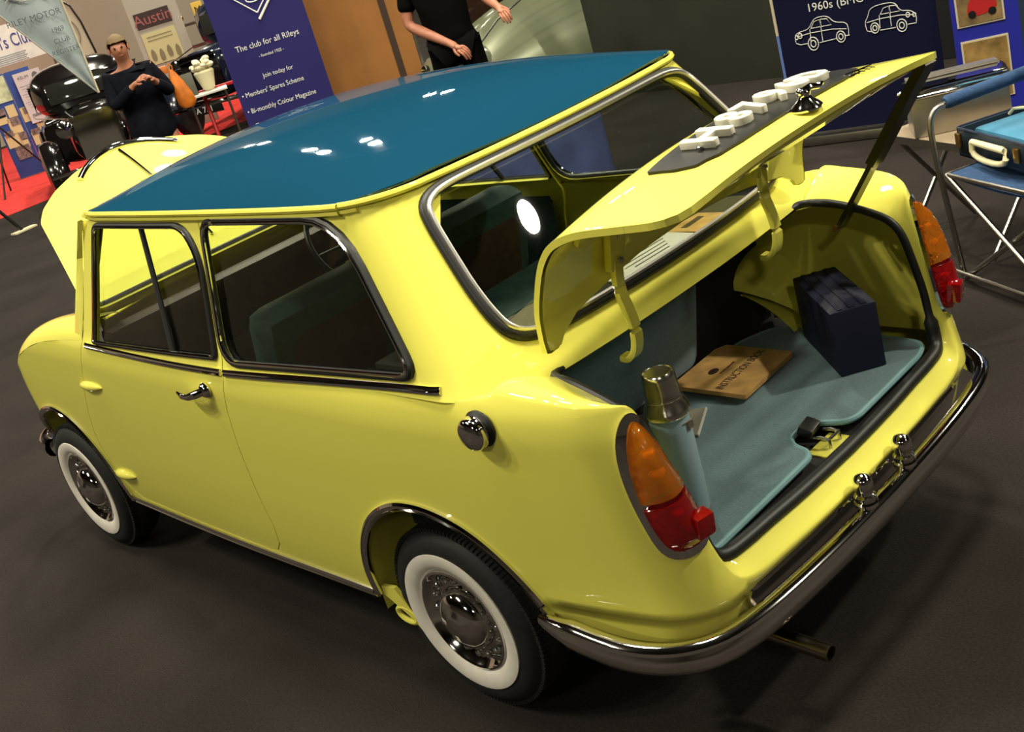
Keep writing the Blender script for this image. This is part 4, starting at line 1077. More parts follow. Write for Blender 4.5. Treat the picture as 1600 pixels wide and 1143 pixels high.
# --- right hand corner: folding chair, suitcase, tray table, metal chest
t = thing('tray_table', 'low beige folding tray table holding the metal chest', 'table', (.075, -2.34, 0), R(155.5))
MB().box((0, 0, .47), (.56, .40, .018), None, .006).build('table_top', noisy(mat('beige_table_top', (.24, .185, .12), .6), 6, .1), t)
for x in (-.24, .24):
    for k in (-1, 1): MB().tube([(x, -.17*k, .462), (x, .17*k, .012)], .010, 8).build('leg', ALU, t)
MB().box((0, -.195, .462), (.56, .012, .03)).build('edge_rail', ALU, t)
t = thing('metal_chest', 'silver metal picnic chest with chrome top rail on tray table', 'chest', (.115, -2.345, .48), R(214.8))
MB().box((.0, 0, .075), (.36, .17, .15), None, .006).build('chest_body', STEEL, t)
MB().box((.0, 0, .172), (.37, .18, .042), None, .012).build('chest_lid', CHR, t)
MB().box((-.0, .06, .200), (.34, .05, .012), None, .003).build('lid_flap', STEEL, t)
MB().tube([(-.20, -.088, .158), (-.16, -.094, .160), (.16, -.094, .160), (.19, -.088, .158)], .008, 10).build('front_rail', CHR, t)
MB().lathe([(.012, 0), (.012, .02), (.007, .03), (.0001, .034)], 14, Matrix.Translation((-.19, -.08, .185)) @ Matrix.Rotation(-PI/2, 4, 'Y')).build('end_knob', CHR, t)
ch = thing('folding_chair', 'chrome tubular folding chair with blue padded armrest and seat', 'chair', (-.02, -1.90, 0), R(150.6))
BLUF = noisy(mat('blue_chair_fabric', (.018, .055, .14), .85), 60, .25, .4)
for i, x in enumerate((0.0, .64)):
    MB().tube(smooth_loop([(x, .03, .012), (x, .0, .30), (x, -.03, .60), (x, -.01, .668), (x, .06, .680), (x, .20, .682), (x, .42, .685), (x, .47, .70), (x, .50, .95)], 2, False), .011, 10).build('arm_frame', ALU, ch)
    MB().tube([(x, .045, .680), (x, .055, .681), (x, .41, .686), (x, .42, .686)], [.018, .024, .024, .018], 14).build('armrest_pad', BLUF, ch)
for P in (((.02, .0, .43), (.62, .0, .02)), ((.62, .02, .43), (.02, .02, .02)), ((.02, .44, .43), (.62, .44, .02)), ((.62, .46, .43), (.02, .46, .02))): MB().tube(P, .010, 10).build('cross_leg', ALU, ch)
MB().tube([(-.01, -.0, .05), (.65, -.0, .05)], .007, 8).build('foot_bar', ALU, ch)
MB().tube([(.02, .0, .43), (.62, .0, .43), (.62, .46, .43), (.02, .46, .43)], .009, 8, closed=True).build('seat_frame', ALU, ch)
rows = [[(x, y, .434-.02*math.sin(PI*(x-.02)/.60)) for y in (.0, .15, .3, .46)] for x in [.02+.60*i/8 for i in range(9)]]
q = MB().grid(rows); q.grid([[(x, y, z-.006) for x, y, z in r] for r in rows]); q.build('seat_fabric', BLUF, ch)
MB().box((.32, .52, .78), (.62, .012, .34), None, .004).build('back_fabric', BLUF, ch)
sc_ = thing('suitcase', 'open blue suitcase with cream handle and brass latches on the folding chair', 'suitcase', (-.310, -2.045, .446), R(145.2))
CASEB = noisy(mat('blue_leatherette', (.032, .055, .085), .55), 80, .2, .3)
q = MB(); W, D_, H_ = .50, .32, .105
q.box((0, 0, .006), (W, D_, .012)); q.box((0, -D_/2+.006, H_/2), (W, .012, H_)); q.box((0, D_/2-.006, H_/2), (W, .012, H_)); q.box((-W/2+.006, 0, H_/2), (.012, D_, H_)); q.box((W/2-.006, 0, H_/2), (.012, D_, H_))
q.build('case_shell', CASEB, sc_)
MB().tube([(x, y, H_) for x, y in round_poly([(-W/2, -D_/2), (W/2, -D_/2), (W/2, D_/2), (-W/2, D_/2)], .02)], .006, 8, closed=True).build('rim_piping', mat('navy_piping', (.012, .02, .045), .4), sc_)
q = MB(); q.prism([(-.085, .045), (.085, .045), (.078, .012), (-.078, .012)], 0, .02) if False else None
hp_ = smooth_loop([(-.10, .075), (-.105, .035), (-.05, .018), (.05, .018), (.105, .035), (.10, .075)], 1, False)
MB().tube([(x-.02, -D_/2-.020, z) for x, z in hp_]+[(-.12+.0, -D_/2-.02, .078)], .011, 10).build('handle', CREAM, sc_)
MB().tube([(-.11, -D_/2-.016, .080), (.07, -D_/2-.016, .080)], .008, 8).build('handle_bar', CREAM, sc_)
for x in (-.235, .13): MB().box((x, -D_/2-.006, .062), (.030, .012, .052), None, .004).build('brass_latch', BRASS, sc_)
MB().box((.02, .01, .070), (W-.06, D_-.05, .07), None, .02).build('pale_blue_lining', mat('pale_blue_satin', (.05, .20, .33), .5), sc_)
MB().tube([(-.20, .02, .106), (-.19, .035, .125), (-.15, .06, .127), (-.135, .05, .106)], .006, 8).build('inner_strap', CREAM, sc_)

# --- people
def skin_mesh(name, V, E, Rad, m, parent, root=0, sub=2):
    me = bpy.data.meshes.new(name); me.from_pydata([Vector(v) for v in V], E, [])
    o = bpy.data.objects.new(name, me); COL.objects.link(o)
    sk = o.modifiers.new('s', 'SKIN'); sk.use_smooth_shade = True
    for i, r in enumerate(Rad):
        me.skin_vertices[0].data[i].radius = r if isinstance(r, tuple) else (r, r)
        me.skin_vertices[0].data[i].use_root = (i == root)
    sb = o.modifiers.new('b', 'SUBSURF'); sb.levels = sub; sb.render_levels = sub
    bpy.context.view_layer.update()
    m2 = bpy.data.meshes.new_from_object(o.evaluated_get(bpy.context.evaluated_depsgraph_get()))
    bpy.data.objects.remove(o); m2.name = name; m2.materials.clear()
    for p in m2.polygons: p.use_smooth = True
    return link(name, m2, m, parent)
def chain(pts, rad, V, E, Rd, start=None):
    pr = start
    for p, r in zip(pts, rad):
        V.append(p); Rd.append(r); k = len(V)-1
        if pr is not None: E.append((pr, k))
        pr = k
    return pr
def hand(V, E, Rd, wrist, d, up, start, s=1, curl=.5):
    """palm and five fingers; d = hand direction, up = back of the hand"""
    d = Vector(d).normalized(); up = Vector(up).normalized(); sd = d.cross(up).normalized()*s; w_ = Vector(wrist)
    palm = w_+d*.055; pk = chain([w_+d*.03, palm], [(.024, .017), (.030, .016)], V, E, Rd, start)
    for i, (off, l) in enumerate(((-.030, .060), (-.010, .072), (.011, .068), (.030, .052))):
        b = palm+sd*off*.9+d*.022; b1 = b+d*l*.5-up*l*.12*curl; b2 = b1+d*l*.30-up*l*.38*curl; b3 = b2+d*l*.12-up*l*.35*curl
        chain([b, b1, b2, b3], [.0095, .009, .008, .007], V, E, Rd, pk)
    tb = w_+d*.035-sd*.026; chain([tb, tb+d*.028-sd*.018-up*.01, tb+d*.055-sd*.016-up*.022], [.011, .010, .008], V, E, Rd, pk-1)
def person(t, J, shirt_m, trouser_m, skin_m, hair_m, short_sleeve, headturn=0, shoe_m=BLK, coat=0):
    P = lambda k: Vector(J[k]); V, E, Rd = [], [], []
    pel = chain([P('pelvis')], [(.15, .10)], V, E, Rd)
    ch_ = chain([P('waist'), P('chest')], [(.12, .09), (.125, .09)], V, E, Rd, pel)
    nk = chain([P('neck'), P('neck')+(P('head')-P('neck'))*.35], [.062, .056], V, E, Rd, ch_)
    hd = chain([P('head'), P('head')+Vector((0, .0, .075))], [(.078, .092), (.062, .075)], V, E, Rd, nk)
    for s_, k in ((-1, 'l'), (1, 'r')):
        sh = chain([P('sh_'+k), (P('sh_'+k)+P('el_'+k))/2, P('el_'+k), (P('el_'+k)*.6+P('wr_'+k)*.4), P('wr_'+k)], [.058, .048, .040, .040, .026], V, E, Rd, ch_)
        hand(V, E, Rd, P('wr_'+k), P('wr_'+k)-P('el_'+k)+Vector((0, 0, -.02)), Vector((0, -.6, .8)), sh, s_, .9)
        chain([P('hip_'+k), (P('hip_'+k)+P('kn_'+k))/2, P('kn_'+k), P('kn_'+k)*.6+P('an_'+k)*.4, P('an_'+k), P('an_'+k)+Vector((0, -.12, -.04))], [.085, .078, .058, .058, .038, .034], V, E, Rd, pel)
    skin_mesh('body', V, E, Rd, skin_m, t)
    # face: eyes, nose, mouth, ears
    h = P('head'); rz = Matrix.Rotation(headturn, 3, 'Z'); f = lambda x, y, z: h+rz @ Vector((x, y, z))
    q = MB(); q.sphere(f(0, -.088, -.004), .012, 10, 8, (.8, 1.1, 1.6)); q.build('nose', skin_m, t)
    for s_ in (-1, 1):
        MB().sphere(f(.030*s_, -.074, .022), .010, 10, 8).build('eye', mat('eye', (.05, .03, .02), .2), t)
        MB().sphere(f(.080*s_, .0, .005), .026, 10, 8, (.35, .7, 1.1)).build('ear', skin_m, t)
    MB().sphere(f(0, -.080, -.042), .020, 10, 6, (1.1, .4, .25)).build('mouth', mat('lips', (.30, .08, .06), .5), t)
    q = MB(); rows = []
    for i in range(9):
        a = lerp(R(2), R(105), i/8); row = []
        for j in range(21):
            b = 2*PI*j/20; y = math.sin(b); k = 1.0 if y > -.3 else .86
            aa = a*(1 if y > -.2 else .62); row.append(f(.090*math.sin(aa)*math.cos(b)*(1+.03*math.sin(7*b)), .010+.100*math.sin(aa)*y, .020+.112*math.cos(aa)+.004*math.sin(9*b+3*i)))
        rows.append(row)
    q.grid(rows); q.build('hair', hair_m, t)
    # shirt or coat
    V, E, Rd = [], [], []; w_ = 1.22+coat*.20
    pel = chain([P('pelvis')-Vector((0, 0, .03+coat*.25))], [((.155+coat*.02)*w_, (.115+coat*.035)*w_)], V, E, Rd)
    ch_ = chain([P('pelvis')+Vector((0, 0, .08)), P('waist'), P('chest')], [(.145*w_, .11*w_), (.142*w_, .115*w_), (.155*w_, .118*w_)], V, E, Rd, pel)
    chain([P('chest')+(P('neck')-P('chest'))*.55, P('neck')-Vector((0, 0, .015))], [(.150, .112), (.085, .080)], V, E, Rd, ch_)
    for k in ('l', 'r'):
        a, b, c = P('sh_'+k), P('el_'+k), P('wr_'+k)
        if short_sleeve: chain([a, a+(b-a)*.45, a+(b-a)*.72], [.075, .068, .070], V, E, Rd, ch_)
        else: chain([a, (a+b)/2, b, (b+c)/2, b+(c-b)*.88], [.080, .068, .060, .054, .046], V, E, Rd, ch_)
    skin_mesh('coat' if coat else 'shirt', V, E, Rd, shirt_m, t)
    V, E, Rd = [], [], []
    pel = chain([P('pelvis')-Vector((0, 0, .1*coat))], [(.155-.05*coat, .115-.04*coat)], V, E, Rd)
    for k in ('l', 'r'): chain([P('hip_'+k)-Vector((0, 0, .1*coat)), (P('hip_'+k)+P('kn_'+k))/2, P('kn_'+k), (P('kn_'+k)+P('an_'+k))/2, P('an_'+k)+Vector((0, 0, .02))], [.100-.025*coat, .092-.012*coat, .075, .070, .066], V, E, Rd, pel)
    skin_mesh('trousers', V, E, Rd, trouser_m, t)
    for k in ('l', 'r'):
        a = P('an_'+k); MB().sphere(a+Vector((0, -.06, -.045)), .05, 14, 8, (.9, 2.7, .8)).build('shoe', shoe_m, t)
BLKT = mat('black_cotton', (.003, .0028, .0026), .95, spec=.08)
t = thing('person', 'person in black short-sleeved T-shirt beside the pale green car, forearm forward', 'person', (4.12, -3.46, 0), R(-131.3))
person(t, dict(pelvis=(-.01, 0, .95), waist=(-.01, 0, 1.10), chest=(-.01, 0, 1.34), neck=(-.01, 0, 1.50), head=(0, -.02, 1.66),
    sh_l=(-.21, 0, 1.40), el_l=(-.262, -.02, 1.13), wr_l=(-.02, -.17, .955), sh_r=(.19, 0, 1.40), el_r=(.28, -.02, 1.18), wr_r=(.34, -.17, 1.10),
    hip_l=(-.10, 0, .90), kn_l=(-.11, -.01, .50), an_l=(-.11, 0, .09), hip_r=(.10, 0, .90), kn_r=(.11, -.01, .50), an_r=(.11, 0, .09)), BLKT, BLKT, SKIN, mat('brown_hair', (.05, .03, .015), .7), True)
t = thing('person', 'person in dark coat looking down at a camera, carrying orange bag', 'person', (7.45, -2.90, 0), R(-117.3))
person(t, dict(pelvis=(-.06, 0, .86), waist=(-.07, -.01, 1.0), chest=(-.08, -.05, 1.20), neck=(-.09, -.09, 1.34), head=(-.09, -.14, 1.455),
    sh_l=(-.26, -.06, 1.25), el_l=(-.29, -.14, 1.03), wr_l=(-.07, -.30, 1.17), sh_r=(.10, -.06, 1.25), el_r=(.18, -.12, 1.02), wr_r=(.08, -.28, 1.16),
    hip_l=(-.15, 0, .82), kn_l=(-.15, -.03, .45), an_l=(-.15, 0, .085), hip_r=(.04, 0, .82), kn_r=(.06, -.03, .45), an_r=(.06, 0, .085)),
    noisy(mat('dark_blue_coat', (.006, .007, .012), .95, spec=.1), 12, .3), noisy(mat('brown_trousers', (.022, .016, .010), .95, spec=.1), 10, .3), SKIN, mat('fair_hair', (.17, .115, .055), .8), False, coat=1)
t = thing('compact_camera', 'small orange-cased camera held up by the person in dark coat', 'camera', (7.33, -3.03, 1.195), R(-117.3))
MB().box((0, 0, 0), (.10, .04, .065), None, .008).build('camera_body', mat('orange_case', (.55, .16, .03), .5), t); MB().lathe([(.022, 0), (.022, .03), (.018, .032), (.0001, .03)], 16, Matrix.Translation((0, .02, 0)) @ Matrix.Rotation(-PI/2, 4, 'X')).build('lens', BLK, t)
t = thing('carrier_bag', 'bright orange carrier bag hanging from the photographer\'s wrist', 'bag', (7.24, -3.10, .85), R(-117.3))
ORG = noisy(mat('orange_plastic', (.62, .17, .018), .45), 9, .25, .4)
rows = []
for i, (wd, dp, z, xo) in enumerate(((.012, .012, .335, -.03), (.03, .02, .30, -.03), (.055, .04, .22, -.02), (.07, .055, .12, 0), (.075, .06, .04, .01), (.05, .04, .0, .012), (.004, .004, -.008, .012))):
    rows.append([(xo+wd*math.cos(a)*(1+.10*math.sin(5*a+i)), dp*math.sin(a)*(1+.10*math.cos(4*a+i)), z) for a in [2*PI*k/20 for k in range(21)]])
MB().grid(rows).build('bag_body', ORG, t)
MB().tube([(-.045, 0, .325), (-.05, 0, .36), (-.03, 0, .385), (-.01, 0, .36), (-.015, 0, .325)], .006, 6).build('handle_loop', ORG, t)

# --- pale green vintage car behind the man
SAGE = mat('sage_green_paint', (.15, .165, .10), .28, .25, coat=1)
t = thing('car', 'pale sage green vintage car body curving up behind the person', 'car', (5.47, -4.63, 0), R(-110))
def blob(sections, n=24, p=2.4):
    """loft of superelliptic sections (x, half width, z low, z high, y centre)"""
    rows = []
    for x, w_, z0, z1, yc in sections:
        r = []
        for k in range(n+1):
            a = 2*PI*k/n; c, s_ = math.cos(a), math.sin(a)
            r.append((x, yc+w_*abs(c)**(2/p)*(1 if c > 0 else -1), (z0+z1)/2+(z1-z0)/2*abs(s_)**(2/p)*(1 if s_ > 0 else -1)))
        rows.append(r)
    return rows
rows = []
for i in range(25):     # the big panel: a swelling curve rising to the right, seen side-on
    tt_ = i/24; x = lerp(.20, 3.2, tt_); zt = .60+.44*(1-(1-min(1, x/1.5))**2.2)
    rows.append([(x, lerp(.0, .75, 1-math.cos(b)), .20+(zt-.20)*math.sin(b)) for b in [PI/2*k/14 for k in range(15)]])
MB().grid(rows).build('body_side', SAGE, t)
MB().grid(blob([(-.30, .02, .35, .40, .3), (-.26, .14, .28, .56, .3), (-.12, .22, .22, .67, .3), (.10, .26, .20, .70, .3), (.3, .24, .20, .68, .32), (.45, .20, .20, .60, .35)])).build('wing', SAGE, t)
MB().lathe([(.0001, -.04), (.03, -.03), (.04, 0), (.038, .02), (.0001, .035)], 20, Matrix.Translation((-.27, .08, .62)) @ Matrix.Rotation(PI/2, 4, 'X')).build('side_lamp', CHR, t)
MB().tube([(.22, .02, .66), (.45, .0, .82), (.8, .0, .95), (1.3, .01, 1.03)], .008, 8).build('beading', BLK, t)
MB().lathe([(.20, -.06), (.28, -.06), (.30, -.03), (.30, .03), (.28, .06), (.20, .06)], 32, Matrix.Translation((.05, .12, .30)) @ Matrix.Rotation(PI/2, 4, 'X')).build('tyre', TYR, t)
MB().grid(blob([(.30, .10, .55, .85, .7), (.40, .34, .6, 1.20, .85), (.8, .46, .6, 1.50, .95), (1.6, .48, .6, 1.56, .95), (2.6, .3, .6, 1.3, .95)])).build('cabin', mat('black_hood_gloss', (.02, .009, .005), .12, coat=1), t)

# --- two vintage cars on the red carpet
def vintage_car(label, loc, rz, body_m, wheel_m, plate):
    t = thing('vintage_car', label, 'car', loc, rz)
    tub = [(-1.55, .10, .45, .60, 0), (-1.50, .56, .40, .95, 0), (-1.2, .66, .36, 1.0, 0), (-.3, .68, .36, 1.02, 0), (.45, .64, .36, 1.02, 0), (.55, .42, .38, 1.05, 0), (1.0, .36, .40, 1.04, 0), (1.55, .30, .42, 1.02, 0), (1.60, .26, .45, .98, 0)]
    MB().grid(blob(tub, 28, 3.4)).build('body_tub', body_m, t)
    MB().grid(blob([(-1.45, .10, .95, 1.05, 0), (-1.32, .52, .93, 1.38, 0), (-1.05, .60, .93, 1.53, 0), (-.3, .62, .93, 1.57, 0), (.30, .60, .93, 1.53, 0), (.46, .50, .93, 1.40, 0), (.52, .30, .95, 1.05, 0)], 28, 3.0)).build('cabin', body_m, t)
    for s_ in (-1, 1):
        for x0, x1 in ((-1.0, -.42), (-.36, .24)):
            MB().prism(round_poly([(x0, 1.08), (x1, 1.08), (x1, 1.40), (x0+.05, 1.40)], .04), -.006, .006, Matrix.Translation((0, s_*.612, 0)) @ Matrix.Rotation(PI/2, 4, 'X')).build('window', GLSD, t)
    MB().box((.50, 0, 1.25), (.02, .84, .26), Euler((0, R(-14), 0)).to_matrix(), .01).build('windscreen', GLSD, t)
    MB().box((-1.37, 0, 1.24), (.02, .60, .18), Euler((0, R(10), 0)).to_matrix(), .01).build('rear_window', GLSD, t)
    for s_ in (-1, 1):
        for xc, ln in ((1.25, 1), (-1.05, 0)):
            rows = []
            for i in range(15):
                a = R(lerp(-10, 190, i/14)); r_ = .42
                rows.append([(xc+(r_+dz)*math.cos(a), s_*y, .34+(r_+dz)*math.sin(a)*(1.0)) for y, dz in ((.50, -.02), (.56, .03), (.64, .045), (.72, .02), (.75, -.05))])
            MB().grid(rows).build('wing', body_m, t)
            M = Matrix.Translation((xc, s_*.62, .33)) @ Matrix.Rotation(-s_*PI/2, 4, 'X')
            wl_ = MB().lathe([(.235, -.05), (.31, -.055), (.33, -.03), (.33, .03), (.31, .055), (.235, .05)], 36, M).build('wheel', TYR, t)
            q = MB().lathe([(.235, -.03), (.235, .05), (.215, .05), (.205, .0), (.205, -.03)], 36, M, cap=False)
            for k in range(18):
                a = 2*PI*k/18; q.tube([M @ Vector((.05*math.cos(a+.3), .05*math.sin(a+.3), .06)), M @ Vector((.215*math.cos(a), .215*math.sin(a), .01))], .006, 5)
            q.lathe([(.06, .02), (.06, .07), (.03, .09), (.0001, .09)], 16, M); q.build('wheel_rim', wheel_m, wl_)
        MB().box((.10, s_*.68, .34), (1.5, .20, .03), None, .008).build('running_board', BLK, t)
        M = Matrix.Translation((1.50, s_*.36, .88)) @ Matrix.Rotation(PI/2, 4, 'Y')
        MB().lathe([(.0001, -.14), (.06, -.11), (.095, -.02), (.11, .0), (.11, .02), (.09, .03), (.0001, .05)], 24, M).build('headlamp', CHR, t)
    MB().prism(round_poly([(-.26, .45), (.26, .45), (.25, 1.0), (-.25, 1.0)], .06), 1.60, 1.63, Matrix(((0, 0, 1, 0), (1, 0, 0, 0), (0, 1, 0, 0), (0, 0, 0, 1)))).build('radiator', CHR, t)
    MB().tube([(1.82, -.70, .42), (1.85, -.4, .42), (1.85, .4, .42), (1.82, .70, .42)], .028, 8).build('bumper', CHR, t)
    MB().tube([(-1.72, -.66, .45), (-1.76, -.4, .45), (-1.76, .4, .45), (-1.72, .66, .45)], .028, 8).build('bumper', CHR, t)
    for s_ in (-1, 1): MB().tube([(-1.5, s_*.675, .98), (-.3, s_*.69, 1.02), (.5, s_*.64, 1.03), (1.55, s_*.30, 1.0)], .008, 6).build('waist_moulding', CHR, t)
    if plate:
        p = MB().box((1.86, .0, .36), (.012, .50, .11), None, .003).build('number_plate', BLK, t)
        text_mesh(plate, .10, WHITE, p, 'lettering', (1.868, 0, .36), (PI/2, 0, PI/2), .001)
    return t
GLSD = mat('dark_window', (.02, .02, .018), .06, 0, coat=1)
BPNT = mat('black_gloss_paint', (.006, .005, .005), .15, coat=1, spec=.5)
DBLU = mat('midnight_blue_paint', (.006, .009, .022), .18, coat=1)
vc = vintage_car('black vintage saloon with chrome lamps behind the person in dark coat', (11.3, -4.1, .003), R(156), BPNT, BPNT, None); vc.scale = (.88, .88, .88)
vintage_car('midnight blue vintage car with red spoked wheels behind the photographer', (12.0, -7.0, .003), R(120), DBLU, mat('red_wheel_paint', (.45, .02, .015), .4), 'A 751')
rt_ = thing('red_trestle', 'red painted display trestle standing on carpet by blue vintage car', 'trestle', (9.9, -5.15, 0), R(-120))
RDP = mat('red_gloss', (.42, .015, .015), .35)
for x in (-.32, .32):
    for k in (-1, 1): MB().tube([(x, .16*k, .01), (x, 0, .66)], .022, 6).build('leg', RDP, rt_)
MB().box((0, 0, .67), (.72, .10, .03), None, .004).build('rail', RDP, rt_)
t = thing('display_tray', 'pale folding table leaf with papers beside the photographer', 'table', (9.85, -4.80, 0), R(-120))
MB().box((0, 0, .66), (.46, .30, .022), None, .004).build('table_top', PAPER, t)
for x in (-.20, .20): MB().tube([(x, 0, .65), (x, 0, .01)], .014, 8).build('leg', ALU, t)
MB().box((-.15, -.06, .80), (.13, .03, .25), Euler((R(-12), 0, 0)).to_matrix(), .004).build('leaflet_holder', mat('grey_green_plastic', (.08, .08, .05), .5), t)
t = thing('white_vase', 'cream rounded bowl of flowers standing on the display table', 'vase', (9.93, -4.90, .674))
MB().lathe([(.05, 0), (.07, .03), (.10, .14), (.115, .20), (.10, .22), (.0001, .22)], 24).build('bowl', CREAM, t)
q = MB()
rng = random.Random(5)
for i in range(26): q.sphere((rng.uniform(-.09, .09), rng.uniform(-.09, .09), .24+rng.uniform(0, .10)), rng.uniform(.025, .045), 8, 6, (1, 1, .7))
q = q.build('flowers', mat('cream_petals', (.72, .66, .45), .8), t); q['kind'] = 'stuff'
# --- hanging pennant, teardrop flag, club board, photo boards, posters
t = thing('pennant_banner', 'pale blue pointed club pennant with cream border hanging at upper left', 'banner', (5.28, -1.28, 1.28), R(-114))
rows = []
top, tip = 1.05, (.17, .03)
for i in range(15):
    v = i/14; z = lerp(.05, 1.0, v); xl = lerp(.165, -.42, v**1.0); xr_ = lerp(.175, .175, v)
    rows.append([(lerp(xl, xr_, k/10), .015*math.sin(3*v+k*.6), z) for k in range(11)])
MB().grid(rows).build('pennant_cloth', noisy(mat('pale_blue_cloth', (.27, .32, .33), .8), 6, .08), t)
def pp_(a, b): v = (a-.05)/.95; return (b, -.012+.015*math.sin(3*v+(b-lerp(.165, -.42, v))/max(.01, (.175-lerp(.165, -.42, v)))*6), a)
q = MB(); q.tube([pp_(z, .172) for z in [lerp(.05, 1.0, i/12) for i in range(13)]], .006, 6); q.build('cream_border', mat('cream_border', (.45, .38, .27), .8), t)
q = MB(); q.tube([pp_(z, lerp(.165, -.42, (z-.05)/.95)+.004) for z in [lerp(.05, 1.0, i/12) for i in range(13)]], .006, 6); q.build('cream_border', mat('cream_border2', (.33, .33, .30), .8), t)
for s_, x, z, txt in ((.052, -.02, .575, 'RILEY MOTOR'), (.040, .085, .475, '1969'), (.040, .085, .41, 'CLUB'), (.040, .085, .345, 'REGISTER')):
    text_mesh(txt, s_, mat('grey_print', (.07, .08, .10), .8), t, 'lettering', (x, -.03, z), (PI/2, 0, 0), .0003)
q = MB()
for k in range(5): q.tube([(lerp(-.14, .10, i/8), -.03, .70+.018*k+.02*math.sin(i*1.3+k)) for i in range(9)], .003, 5)
q.build('crest_print', mat('pale_print', (.40, .37, .32), .8), t)
MB().tube([(-.42, 0, 1.0), (.20, 0, 1.0)], .010, 8).build('top_rod', ALU, t); MB().tube([(-.1, 0, 1.0), (-.1, 0, 3.4)], .002, 5).build('hanging_cord', BLK, t)
t = thing('teardrop_flag', 'cream teardrop flag with black curved pole behind the pennant', 'flag', (13.5, -4.95, .003), R(-116))
fz = lambda P: [(x*1.22, 1.78-(1.78-z)*1.22) for x, z in P]
fe = smooth_loop(fz([(.40, 1.10), (.405, 1.42), (.375, 1.75), (.33, 1.92), (.22, 2.02), (.10, 2.0), (.02, 1.85), (-.02, 1.5), (.05, 1.2)]), 2)
MB().prism(fe, -.004, .004, Matrix.Rotation(PI/2, 4, 'X')).build('flag_cloth', mat('cream_flag', (.42, .36, .27), .8), t)
MB().tube([(.49, -.01, .02)]+[(x, -.01, z) for x, z in fz([(.41, 1.1), (.412, 1.42), (.385, 1.74), (.34, 1.92), (.23, 2.04), (.15, 2.06)])], .013, 8).build('flag_pole', BLK, t)
MB().tube([(.28+.12*math.cos(a), -.012, 1.63+.18*math.sin(a)) for a in [2*PI*k/28 for k in range(28)]], .010, 6, closed=True).build('ring_emblem', mat('grey_emblem', (.24, .20, .17), .8), t)
MB().lathe([(.18, 0), (.18, .02), (.03, .03), (.0001, .03)], 24, Matrix.Translation((.49, 0, 0))).build('flag_base', BLK, t)
t = thing('club_sign', 'white club sign with bold blue lettering at the left edge', 'sign', (14.9, -5.0, .003), R(-110))
MB().box((.02, 0, 1.72), (1.05, .02, .52)).build('sign_board', PAPER, t)
text_mesh("Women's Club", .25, mat('blue_print', (.035, .035, .22), .7), t, 'lettering', (.345, -.014, 1.75), (PI/2, 0, 0), .001, 'RIGHT', sx=.62)
for k in range(5): MB().box((-.06, -.013, 1.585-.026*k), (.50-.05*(k % 2), .003, .010)).build('printed_line', mat('grey_line', (.30, .33, .36), .8), t)
for x in (-.46, .5): MB().tube([(x, .02, .0), (x, .02, 1.5)], .015, 8).build('post', ALU, t)
t = thing('display_board', 'folding blue display board with photographs and a pinned notice at left', 'board', (14.35, -4.7, .003), R(-112))
BB = mat('mid_blue_board', (.022, .055, .24), .8); CRM = mat('cream_card', (.55, .47, .24), .8)
for cx, pn in ((-.32, 0), (.02, 1)):
    p = MB().box((cx, 0, .70), (.335, .02, 1.38), None, .003).build('board_panel', BB, t)
    MB().box((cx, -.002, .006), (.335, .03, .015)).build('foot_rail', ALU, p)
    if pn == 0: MB().box((cx, -.014, 1.20), (.32, .006, .34)).build('poster', noisy(mat('green_poster', (.42, .50, .32), .8), 9, .4), p)
    for (x, z, w_, h_) in ((-.08, .86, .15, .2), (.05, .70, .15, .22), (-.04, .52, .2, .18), (.08, .90, .12, .16), (.06, .44, .14, .10)):
        MB().box((cx+x, -.013, z-.06*pn), (w_, .005, h_)).build('card', CRM, p)
    for (x, z, w_, h_) in ((-.06, .92, .12, .09), (.07, .76, .12, .11), (.02, .34, .20, .18), (-.07, .62, .12, .08), (.09, .55, .10, .10)):
        MB().box((cx+x, -.017, z-.07*pn), (w_, .005, h_)).build('photograph', noisy(mat('photo_grey', (.17, .13, .12), .5), 30, .6), p)
t = thing('pinned_notice', 'white notice with grey text hung on the blue display board', 'notice', (14.30, -4.82, .70), R(-112))
MB().box((0, -.04, .30), (.36, .006, .68)).build('notice_sheet', mat('lilac_white_paper', (.52, .48, .50), .8), t)
MB().lathe([(.055, 0), (.055, .002), (.03, .003), (.0001, .003)], 20, Matrix.Translation((.10, -.044, .54)) @ Matrix.Rotation(PI/2, 4, 'X') @ Matrix.Diagonal((.8, 1.2, 1, 1))).build('oval_logo', mat('dark_grey_print', (.12, .11, .12), .8), t)
text_mesh('KELIM', .055, mat('dark_grey_print2', (.12, .11, .12), .8), t, 'lettering', (-.06, -.045, .57), (PI/2, 0, 0), .0004)
for k in range(9): MB().box((-.01, -.044, .46-.036*k), (.28-.04*(k % 3), .002, .009)).build('printed_line', mat('pale_grey_line', (.34, .32, .34), .8), t)
MB().box((0, -.044, .06), (.27, .002, .035)).build('printed_heading', mat('grey_heading', (.16, .14, .15), .8), t)
t = thing('poster_stand', 'tall pale poster stand with dark script sign and cream sheet', 'stand', (12.9, -6.2, .003), R(-120))
MB().box((.0, .012, 1.0), (.66, .02, 2.0)).build('stand_panel', mat('pale_grey_panel', (.36, .32, .27), .8), t)
p = MB().box((-.03, -.006, 1.515), (.47, .014, .20)).build('dark_sign', mat('maroon_black', (.035, .014, .016), .5), t)
text_mesh('Austin', .20, mat('dull_red_print', (.30, .09, .08), .7), p, 'lettering', (-.03, -.016, 1.515), (PI/2, 0, 0), .001, sx=1.0)
p = MB().box((-.03, -.006, 1.14), (.46, .012, .42)).build('cream_sheet', mat('cream_sheet', (.50, .44, .24), .8), t)
for k in range(2): MB().box((-.03, -.014, 1.29-.045*k), (.34, .003, .012)).build('printed_line', mat('brown_line', (.24, .20, .10), .8), p)
